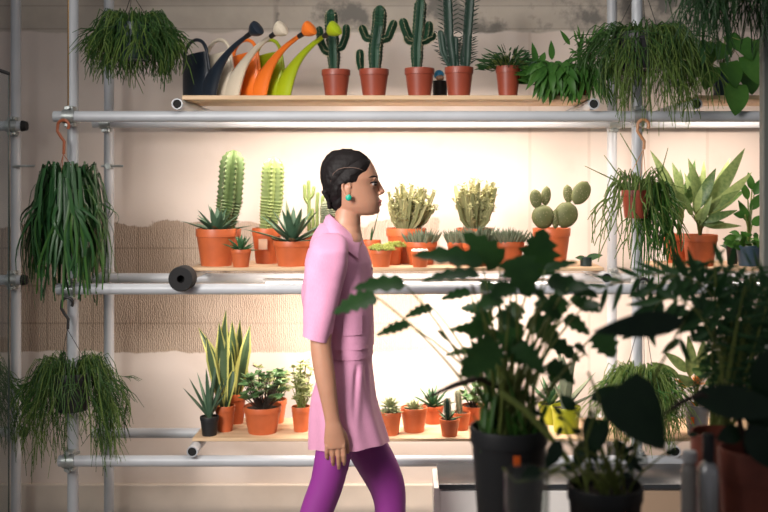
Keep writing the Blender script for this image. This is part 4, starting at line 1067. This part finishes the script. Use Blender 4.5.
# clothes
def pinkmat():
    m = mat('pink_linen', (.62, .27, .42), .75)
    nt, N, L, b_ = nodes(m); tc = N.new('ShaderNodeTexCoord'); w = N.new('ShaderNodeTexNoise'); w.inputs['Scale'].default_value = 500
    mp = N.new('ShaderNodeMapping'); mp.inputs['Scale'].default_value = (1, 1, .15); L.new(tc.outputs['Object'], mp.inputs[0]); L.new(mp.outputs[0], w.inputs['Vector'])
    r = N.new('ShaderNodeValToRGB'); r.color_ramp.elements[0].color = (.57, .235, .375, 1); r.color_ramp.elements[1].color = (.68, .315, .47, 1); L.new(w.outputs['Fac'], r.inputs[0]); L.new(r.outputs[0], b_.inputs['Base Color'])
    b_.inputs['Sheen Weight'].default_value = .15
    return m
M['pink'] = pinkmat()
def fold(p, amp, sc=11):
    n = .55 * math.sin(p.z * 38 + p.x * 52 + 2.2 * noise.noise(p * 7)) * max(0, noise.noise(p * 5 + V((3, 1, 2))) + .25) + noise.noise(V((p.x * sc, p.y * sc, p.z * sc * .45))) + .5 * noise.noise(V((p.x * sc * 2.2 + 5, p.y * sc * 2.2, p.z * sc * .9)))
    return n * amp
def cloth(mb, rings, amp, thick=.0, cap0=False, cap1=False):
    out = []
    for r_ in rings:
        c = sum(r_, V((0, 0, 0))) / len(r_)
        out.append([p + (p - c).normalized() * fold(p, amp) for p in r_])
    inner = [[p - (p - sum(r_, V((0, 0, 0))) / len(r_)).normalized() * .003 for p in r_] for r_ in out[::-1]]
    mb.loft(out + inner, False, False)
def fine_rings(tab, step=3, **kw):
    a, b_ = tab[0][0], tab[-1][0]; n = max(2, int(abs(b_ - a) / step)); return [pxring(lerp(a, b_, i / n), *interp(tab, lerp(a, b_, i / n)), n=72, **kw) for i in range(n + 1)]
SHIRT = [(229, 323.5, 362.5, 20), (234, 319, 365.5, 28), (240, 314.5, 367, 36), (248, 311, 368, 43), (258, 310, 369.5, 46), (280, 312, 372, 45), (310, 317, 373, 43), (343.5, 325, 372.5, 42)]
sh = MB()
srs = fine_rings(SHIRT, ex=2.3)
for r_ in srs:
    cxx = sum(p.x for p in r_) / len(r_); top_k = max(0, 1 - (srs[0][0].z - r_[0].z) / (24 * s_))
    for p in r_: p.z += (cxx - p.x) / (20 * s_) * (6 if p.x < cxx else 9) * s_ * top_k
cloth(sh, srs, .008)
for sgn in (-1, 1):
    Ya = YC + sgn * .182
    tab = [(234, 323, 337, 4), (237, 318.5, 342, 9), (242, 313.5, 346.5, 13), (250, 308.5, 348.5, 16.5), (262, 305, 348, 17.5), (281, 303, 344, 17.5), (300, 302.8, 340.6, 17), (320, 303.5, 335.5, 16), (338, 305, 331, 15)]
    rr = []
    n = 34
    for i in range(n + 1):
        py = lerp(234, 338, i / n); xb, xf, hw = interp(tab, py); k = Ya / F
        yo = sgn * (-.05 * max(0, (250 - py) / 16) + .022 * max(0, (py - 280) / 58))
        rr.append([p + V((0, yo, -.012 * (q_ - .0))) for p, q_ in ((p, (p.x - X((xb + xf) / 2, Ya)) / ((xf - xb) * .5 * k) * (i / n)) for p in pxring(py, xb, xf, hw, 48, 2.2, Ya))])
    cloth(sh, rr, .009)
shirt = sh.build('shirt', M['pink'], root, recalc=False, angle=60)
def head_side(px, py):
    xb, xf, hw = interp(HEAD, py); u = min(1, abs((px - (xb + xf) / 2) / ((xf - xb) / 2)))
    return hw * (1 - u ** 2.15) ** (1 / 2.15)
for k in (-1, 1):
    mb = MB(); pts = [P(a, e, YC) + V((0, k * (head_side(a, e) * s_ + .0085), 0)) for a, e in ((364, 170.5), (359, 168.6), (353, 167.8), (346, 168), (340, 169.6), (335.5, 173), (333, 178), (332, 184))]
    mb.tube(pts, [.001] + [.0026] * 6 + [.001], 6, flat=.6); mb.build('hair_parting', mat('scalp', (.13, .082, .064), .6), root)
co = MB()
ctop = [(0, 329.3, 214, 0), (1, 330.8, 215, 7.5), (2, 335, 218, 12.8), (3, 341, 223, 16), (4, 348, 229, 17), (5, 356, 235, 15), (6, 362.8, 239.5, 10)]
cbot = [(0, 321.3, 227), (1, 322.5, 229.5), (2, 328, 232.5), (3, 335, 236.5), (4, 344, 243), (5, 353, 249.5), (6, 360.5, 256)]
def shirt_side(px, py):
    xb, xf, hw = interp(SHIRT, py); u = min(1, abs((px - (xb + xf) / 2) / ((xf - xb) / 2)))
    return hw * (1 - u ** 2.3) ** (1 / 2.3)
for sgn in (-1, 1):
    rings = []
    for i in range(31):
        q = 6 * i / 30
        tx, ty, tl = interp(ctop, q); bx, by = interp(cbot, q)
        bl = 0 if q == 0 else (shirt_side(bx, by) + 2.0)
        bl = min(bl, 10 + 24 * q) if q < 1.2 else bl
        mx, my, ml = lerp(tx, bx, .35) - .8, lerp(ty, by, .18), lerp(tl, bl, .35) + 2.5
        A_ = [P(x_, y_, YC) + V((0, sgn * l_ * s_, 0)) for x_, y_, l_ in ((tx, ty, tl), (mx, my, ml), (lerp(tx, bx, .7), lerp(ty, by, .6), lerp(tl, bl, .75) + 2), (bx, by, bl))]
        B_ = [p + V((0, -sgn * .004 if bl else 0, -.004)) for p in A_[::-1]]
        rings.append(A_ + B_)
    co.loft(rings)
co.build('collar', M['pink'], root, angle=50)
mb = MB()
k = YN / F
pk = MB(); rows_ = []
for e in (308, 310, 316, 322, 327, 329):
    rows_.append([P(a, e, YC) + V((0, -(shirt_side(a, e) * s_ + .0065), 0)) for a in (346, 349, 353, 357, 361, 364)])
pk.loft(rows_ + [[p + V((0, .008, 0)) for p in r_] for r_ in rows_[::-1]], False, False, closed=False); pk.build('pocket', M['pink'], shirt)
for (a, e) in ((371.2, 300), (371.0, 331), (371.3, 268)):
    mb = MB(); mb.ball(P(a + .6, e, YC) + V((0, -9 * s_, 0)), (1.5 * s_, 2.4 * s_, 2.4 * s_), 10, 8); mb.build('button', M['button'], shirt)
# shorts: waistband, pleats, flared legs
st_ = [(343, 328, 371.5, 39), (354, 327, 372, 40), (362, 324, 372.2, 42), (376, 317, 373.3, 45), (395, 311.5, 375.3, 47), (412, 309.5, 379, 47.5), (430, 308.8, 384, 48), (447, 308.5, 388.6, 48)]
rr = []
for i in range(53):
    py = lerp(343, 447.5, i / 52); xb, xf, hw = interp(st_, py)
    n = 144; ring = []
    for j, p in enumerate(pxring(py, xb, xf, hw, n, 2.2)):
        a = 2 * pi * j / n; t_ = (py - 356) / 90
        xp = (p.x / p.y) * F + CX
        d = 0
        if t_ > 0:
            xc = 357 - 6 * t_   # pocket / pleat line
            side = abs(math.sin(a))
            d -= .012 * math.exp(-((xp - xc) / 2.2) ** 2) * max(0, 1 - t_ * 1.6) * side * min(1, t_ * 8)
            d += .008 * math.exp(-((xp - xc - 5) / 3.2) ** 2) * max(0, 1 - t_ * 1.1) * side * min(1, t_ * 8)
            d -= .010 * math.exp(-((xp - (365 + 7 * t_)) / 1.8) ** 2) * max(0, 1 - t_ * 1.9) * min(1, t_ * 8)
            d += .004 * math.sin(a * 9 + 1.0) * min(1, t_ * 1.5)
        else:
            d += .002 if py > 345 else 0
        c_ = V((X((xb + xf) / 2, YC), YC, p.z)); q = p + (p - c_).normalized() * d
        if py > 400: q.z += (max(0, (xp - 355) / 34) * 6 * s_ + max(0, -math.sin(a)) * 9 * s_) * ((py - 400) / 47.5)
        ring.append(q)
    rr.append(ring)
so = MB()
inner = [[p - (p - sum(r_, V((0, 0, 0))) / len(r_)).normalized() * .003 for p in r_] for r_ in rr[::-1]]
so.loft(rr + inner, False, False)
shorts = so.build('shorts', M['pink'], root, recalc=False, angle=60)
wb = MB(); cloth(wb, [pxring(py, 326.2, 373 + .0, 41.5, 72, 2.2) for py in (342.5, 344, 348, 352, 353.2)], .0005); wb.build('waistband', M['pink'], shorts, recalc=False)
tg = MB()
for L_ in (near, far): limb(tg, [(a, e, Y, rx + .8, ry + .8) for a, e, Y, rx, ry in L_[:]], 32)
tg.build('tights', M['tights'], root)
for args in ((284, 632, YL, 1), (387, 617, YG, 0)):
    mb = MB(); foot(mb, *args, g=.006)
    a = P(args[0], args[1], args[2]); hz = .15 if args[3] else .075
    hx_ = a.x - (.045 if args[3] else .03)
    mb.tube([(hx_, args[2], hz), (hx_ - (.02 if args[3] else .004), args[2], hz - .06 if args[3] else .0)], [.026, .018], 10)
    mb.build('shoe', M['boot'], root)

# ------------------------------------------------------------------ foreground table and its plants
TZ = .90
t = thing('table', 'wooden table below the picture edge that carries the foreground plants', 'table', (.45, 2.02, 0))
mb = MB(); mb.box((-.05, 1.66, TZ - .03), (1.02, 2.36, TZ), .004); mb.build('table_top', M['tablew'], t)
for x_ in (-.02, .97):
    for y_ in (1.70, 2.30): mb = MB(); mb.box((x_ - .025, y_ - .025, 0), (x_ + .025, y_ + .025, TZ - .03), .003); mb.build('leg', M['tablew'], t)

def lobprof(q): return (math.sin(pi * (.10 + .90 * q) ** .72) ** .75) if q < .995 else 0
Yf = 2.10
t, top, r = plant('large_foreground_plant', 'big blurred plant with lobed dark leaves in a tall charcoal pot', 509, 79, 426, TZ, Yf, M['pot_char'], None, 'potted plant', taper=.72, band=.12, lip=.004)
LV = [(376, 297, 333, 314, 24, .08), (404, 284, 352, 289, 20, .05), (408, 324, 376, 336, 12, .0), (432, 307, 404, 318, 12, 0), (482, 262, 412, 256, 24, .05), (478, 274, 420, 282, 16, 0), (446, 339, 436, 330, 8, 0), (490, 329, 448, 330, 14, .0),
      (534, 274, 543, 228, 42, .05), (500, 264, 463, 233, 28, .1), (514, 258, 530, 298, 38, -.06), (548, 280, 600, 298, 20, 0), (545, 270, 578, 262, 11, 0), (500, 300, 476, 312, 18, 0), (560, 296, 548, 324, 22, .05),
      (598, 332, 614, 358, 26, 0), (496, 342, 460, 377, 34, -.08), (478, 350, 444, 356, 10, .1), (505, 330, 520, 365, 26, -.05), (530, 318, 560, 345, 26, .1), (515, 345, 545, 375, 24, -.1), (548, 340, 580, 362, 20, .1), (520, 305, 500, 335, 24, .1),
      (538, 300, 560, 320, 20, -.05), (470, 292, 440, 300, 12, .1), (565, 318, 590, 335, 18, .1), (488, 312, 470, 340, 22, .05), (550, 362, 575, 385, 18, .05), (500, 362, 486, 392, 16, .1), (480, 285, 500, 290, 16, .1), (568, 278, 556, 300, 20, .1), (512, 285, 490, 300, 20, -.1), (575, 300, 600, 312, 16, .1)]
for _ in range(15):
    a, e = U(472, 590), U(285, 385); an = U(0, 2 * pi); l_ = U(16, 32); LV.append((a, e, a + l_ * math.cos(an), e + l_ * .6 * math.sin(an) + 4, U(9, 17), U(-.15, .2)))
mb = MB(); sb = MB()
for (a, e, f, g, w, dy) in LV:
    dy = dy * .9 + U(-.04, .04)
    b0 = P(a, e, Yf + dy); tp = P(f, g, Yf + dy * 1.2 - .02)
    big = w > 25
    mb.leaf(b0, tp, w * Yf / F * 1.25, lobprof, n=30, nrm=V((U(-.3, .3), -1, U(.05, .45))) if big else V((U(-.5, .5), -1, U(.5, 1.4))), lobes=R.choice((4, 5, 6)), ld=.38, fold=.18, droop=.05)
    s0 = top + V((U(-.04, .04), U(-.04, .04), -.01)); dx = b0.x - s0.x
    q1 = s0 + V((dx * .22, (b0.y - s0.y) * .3, (b0.z - s0.z) * .38)); q2 = s0 + V((dx * .62, (b0.y - s0.y) * .7, (b0.z - s0.z) * .78))
    pts = [s0, q1, q2, b0]; fn = []
    for i in range(13):
        k = i / 12; fn.append(s0 * (1 - k) ** 3 + q1 * 3 * k * (1 - k) ** 2 + q2 * 3 * k * k * (1 - k) + b0 * k ** 3)
    sb.tube(fn, [lerp(.0042, .0018, i / 12) for i in range(13)], 6)
mb.build('leaves', G['big'], t); sb.build('leaf_stalks', M['petiole'], t)
mb = MB()
for _ in range(40):
    s0 = top + V((U(-.06, .06), U(-.06, .06), -.01)); e_ = s0 + V((U(-.07, .07), U(-.07, .07), U(.08, .2))); mb.blade(s0, e_ - s0, (e_ - s0).length, .012, .006, 0)
mb.build('young_shoots', G['mid'], t)
mb = MB(); mb.tube([P(500, 388, Yf), P(478, 378, Yf - .05), P(455, 385, Yf - .06), P(424, 399, Yf - .08)], [.004, .007, .006, .002], 8); mb.build('dry_branch', M['branch'], t)
mb = MB(); mb.tube([P(500, 392, 2.0), P(525, 410, 1.98), P(550, 437, 1.96), P(568, 462, 1.95)], [.006, .007, .006, .005], 8); mb.build('arching_stalk', M['petiole'], t)
mb = MB(); yq = Yf - .078; mb.box((X(513, yq), yq - .012, Z(465, yq)), (X(520, yq), yq - .006, Z(455, yq)), .001); mb.build('tag', M['tag'], t)

t, top, r = plant('vining_plant', 'blurred vine with big dark leaves in the low black pot at bottom centre-right', 605, 76, 484, TZ, 1.98, M['pot_black'], None, 'potted plant', taper=.8, band=.15)
mb = MB(); sb = MB(); arrow = lambda q: (min(1, .75 + q * 1.2) * math.cos(q * pi / 2) ** .8) if q < .99 else 0
for (a, e, f, g, w, dy) in ((617, 386, 664, 450, 52, -.12), (597, 418, 590, 460, 26, -.05), (560, 440, 545, 470, 14, -.1), (585, 440, 575, 470, 14, .1), (615, 440, 628, 462, 12, .1), (684, 321, 592, 332, 21, -.18), (590, 400, 622, 385, 12, .0), (575, 410, 560, 395, 12, .06), (540, 470, 520, 478, 12, -.16), (625, 455, 640, 470, 10, .0)):
    b0 = P(a, e, 1.98 + dy); mb.leaf(b0, P(f, g, 1.98 + dy * 1.1), w * 2.0 / F * 1.1, arrow if w > 25 else None, n=14, nrm=V((U(-.2, .2), -1, .3)), fold=.15, droop=.05, wav=.015)
    s0 = top + V((U(-.05, .05), U(-.04, .04), -.01)); sb.tube([s0, s0.lerp(b0, .5) + V((U(-.03, .03), -.02, .03)), b0], [.003, .0028, .0022], 6)
for _ in range(16):
    s0 = top + V((U(-.06, .06), U(-.05, .05), -.01)); pts = [s0]; d = V((U(-.4, .4), U(-.3, .3), 1))
    for k in range(6): d = (d + V((U(-.4, .4), U(-.3, .3), U(-.1, .1)))).normalized(); pts.append(pts[-1] + d * .03)
    sb.tube(pts, [.0028, .0026, .0024, .0022, .002, .0018, .001], 5)
    for q in pts[2:]:
        if R.random() < .45: mb.leaf(q, q + V((U(-.03, .03), U(-.02, .01), U(-.02, .02))), .012)
for pts in (((575, 482), (560, 470), (535, 480), (515, 482), (503, 468)), ((600, 482), (570, 462), (552, 470)), ((590, 480), (586, 440), (600, 400), (588, 372))):
    sb.tube([P(a, e, 1.9) for a, e in pts], .0028, 6)
mb.build('leaves', G['black'], t); sb.build('vines', M['petiole'], t)

def bottle(label, name, px, w, ytop, ysh, Y, m, capm, capw, capy):
    x = X(px, Y); r_ = w * .5 * Y / F; hs = Z(ysh, Y) - TZ; hc = Z(capy, Y) - TZ; ht = Z(ytop, Y) - TZ; rc = capw * .5 * Y / F
    t = thing(name, label, 'bottle', (x, Y, TZ)); mb = MB()
    mb.lathe((x, Y, TZ), [(0, 0), (r_ * .92, 0), (r_, .004), (r_, hs - .02), (r_ * .9, hs - .008), (r_ * .62, hs), (rc * .8, hs + .003), (rc * .8, hc + .004), (0, hc + .004)], 24); mb.build('body', m, t)
    mb = MB(); mb.lathe((x, Y, TZ), [(0, hc), (rc, hc), (rc, ht - .003), (rc * .85, ht), (0, ht)], 20); mb.build('cap', capm, t)
    return t, x
bottle('grey plastic bottle with a pale cap beside the steel bottle', 'bottle', 689.5, 17, 451, 463, 1.93, M['plast'], M['cap'], 15, 461)
bottle('slim brushed steel bottle with a tall black cap in the foreground', 'bottle', 708.5, 21, 434, 462, 1.84, M['steel'], M['pot_black'], 12, 460)
xj, yj = X(527, 1.84), 1.84
mb = MB(); mb.lathe((xj, yj, TZ), [(0, .004), (.030, .0), (.040, .004), (.042, .06), (.040, .14), (.042, Z(470, yj) - TZ), (.039, Z(470, yj) - TZ), (.037, .14), (.038, .06), (.030, .012), (0, .012)], 28)
tag(mb.build('glass_jar', M['jarglass']), 'clear glass jar in front of the tall charcoal pot', 'jar')

t, top, r = plant('potted_palm', 'dense dark palm with pointed leaflets in the rear brick-red pot at the right', 722, 62, 432, TZ, 2.20, M['pot_brick'], None, 'potted plant', taper=.72, band=.2, lip=.005)
mb = MB(); sb = MB()
def frond(pts, Y, L, w, nl=9, dy=0, hang=.7):
    pp = [P(a, e, Y + dy * i) for i, (a, e) in enumerate(pts)]
    n = 16; fn = []
    for i in range(n + 1):
        q = i / n * (len(pp) - 1); k = min(int(q), len(pp) - 2); f = q - k
        a, b_, c, d = pp[max(k - 1, 0)], pp[k], pp[k + 1], pp[min(k + 2, len(pp) - 1)]
        fn.append(.5 * (2 * b_ + (c - a) * f + (2 * a - 5 * b_ + 4 * c - d) * f * f + (3 * b_ - a - 3 * c + d) * f ** 3))
    sb.tube(fn, [lerp(.0028, .001, i / n) for i in range(n + 1)], 5)
    for i in range(nl):
        q = .35 + .65 * (i + .5) / nl; k = min(int(q * n), n - 1); p = fn[k]; d = (fn[min(k + 1, n)] - fn[max(k - 1, 0)]).normalized()
        for s in (-1, 1):
            sd = d.cross(V((0, -1, .3))).normalized() * s
            e = (d * .75 + sd * .8 + V((0, U(-.3, .3), -hang * U(.3, 1)))).normalized(); l = L * U(.75, 1.15) * (1 - .35 * abs(q - .65))
            mb.leaf(p, p + e * l, w, n=6, droop=-.06, nrm=V((U(-.3, .3), -1, U(.2, 1))))
frond([(718, 425), (722, 340), (700, 288), (655, 274), (596, 290)], 2.2, .075, .013, 10)
frond([(720, 425), (725, 350), (715, 300), (680, 275), (645, 296)], 2.15, .075, .018, 8)
frond([(724, 425), (735, 340), (738, 290), (715, 262), (672, 280)], 2.25, .07, .016, 9)
frond([(726, 425), (745, 340), (765, 290), (790, 280)], 2.2, .075, .016, 9)
frond([(722, 425), (720, 360), (695, 310), (662, 300), (645, 330)], 2.1, .07, .018, 7)
frond([(722, 425), (722, 360), (708, 320), (690, 310), (678, 346)], 2.12, .06, .016, 7)
for _ in range(38):
    a = U(-1, 1); xt = 746 + a * 32 + U(-4, 4); yt = U(262, 385)
    frond([(722 + a * 12, 425), (734 + a * 22, lerp(425, yt, .5)), (xt, yt), (xt + a * 16 + U(-6, 6), yt + U(5, 25))], 2.2 + U(-.12, .12), .058, .0062, 9, hang=.8)
mb.build('leaflets', G['palm'], t); sb.build('stems', M['petiole'], t)
t, top, r = plant('potted_plant', 'blackish large-leaved plant in the front brick-red pot at the right edge', 752, 66, 448, TZ, 1.90, M['pot_brick'], None, 'potted plant', taper=.75, band=.2, lip=.005)
mb = MB(); sb = MB()
for (a, e, f, g, w, dy) in ((690, 396, 790, 412, 26, -.1), (755, 430, 795, 350, 34, -.05), (748, 425, 775, 470, 26, -.1), (742, 430, 716, 440, 16, -.05), (760, 405, 800, 330, 40, -.08), (745, 410, 722, 395, 10, .0), (752, 430, 768, 395, 24, -.02)):
    b0 = P(a, e, 1.9 + dy); mb.leaf(b0, P(f, g, 1.9 + dy), w * 1.9 / F * 1.2, n=14, nrm=V((U(-.2, .2), -1, .3)), fold=.15, droop=.06)
    if (a, e) != (690, 396): sb.tube([top, top.lerp(b0, .5) + V((0, 0, .03)), b0], [.006, .005, .004], 6)
sb.tube([top, P(735, 405, 1.8), P(700, 394, 1.8), P(680, 403, 1.8), P(664, 414, 1.8)], [.007, .007, .006, .005, .002], 8)
mb.build('leaves', G['black'], t); sb.build('stalks', M['branch'], t)

# ------------------------------------------------------------------ camera, light
cam = bpy.data.cameras.new('camera'); cam.sensor_width = 36; cam.lens = F / 768 * 36; cam.sensor_fit = 'HORIZONTAL'
cam.shift_x = (384 - CX) / 768; cam.shift_y = -(256 - CY) / 768
cam.clip_start = .05
cam.dof.use_dof = True; cam.dof.focus_distance = 3.85; cam.dof.aperture_fstop = 2.6
co_ = bpy.data.objects.new('camera', cam); COL.objects.link(co_); co_.location = (0, 0, H); co_.rotation_euler = (pi / 2, 0, 0)
sc = bpy.context.scene; sc.camera = co_
area('ceiling_lamp', (-.3, 2.7, 3.5), (.2, 4.6, 1.6), 1.8, .7, 26, (1.0, .94, .88))
fl = area('soft_fill_left', (-1.8, 1.1, 2.5), (-.2, 3.8, 1.25), 1.0, 1.4, 30, (1.0, .95, .91)); fl.data.spread = math.radians(66)  # unseen soft fill added at camera left to brighten the woman
w = bpy.data.worlds.new('room_air'); sc.world = w; w.use_nodes = True
w.node_tree.nodes['Background'].inputs[0].default_value = (.95, .93, 1.0, 1); w.node_tree.nodes['Background'].inputs[1].default_value = .13
sc.view_settings.view_transform = 'Standard'; sc.view_settings.look = 'None'; sc.view_settings.exposure = 0; sc.view_settings.gamma = 1
sc.view_settings.use_curve_mapping = False
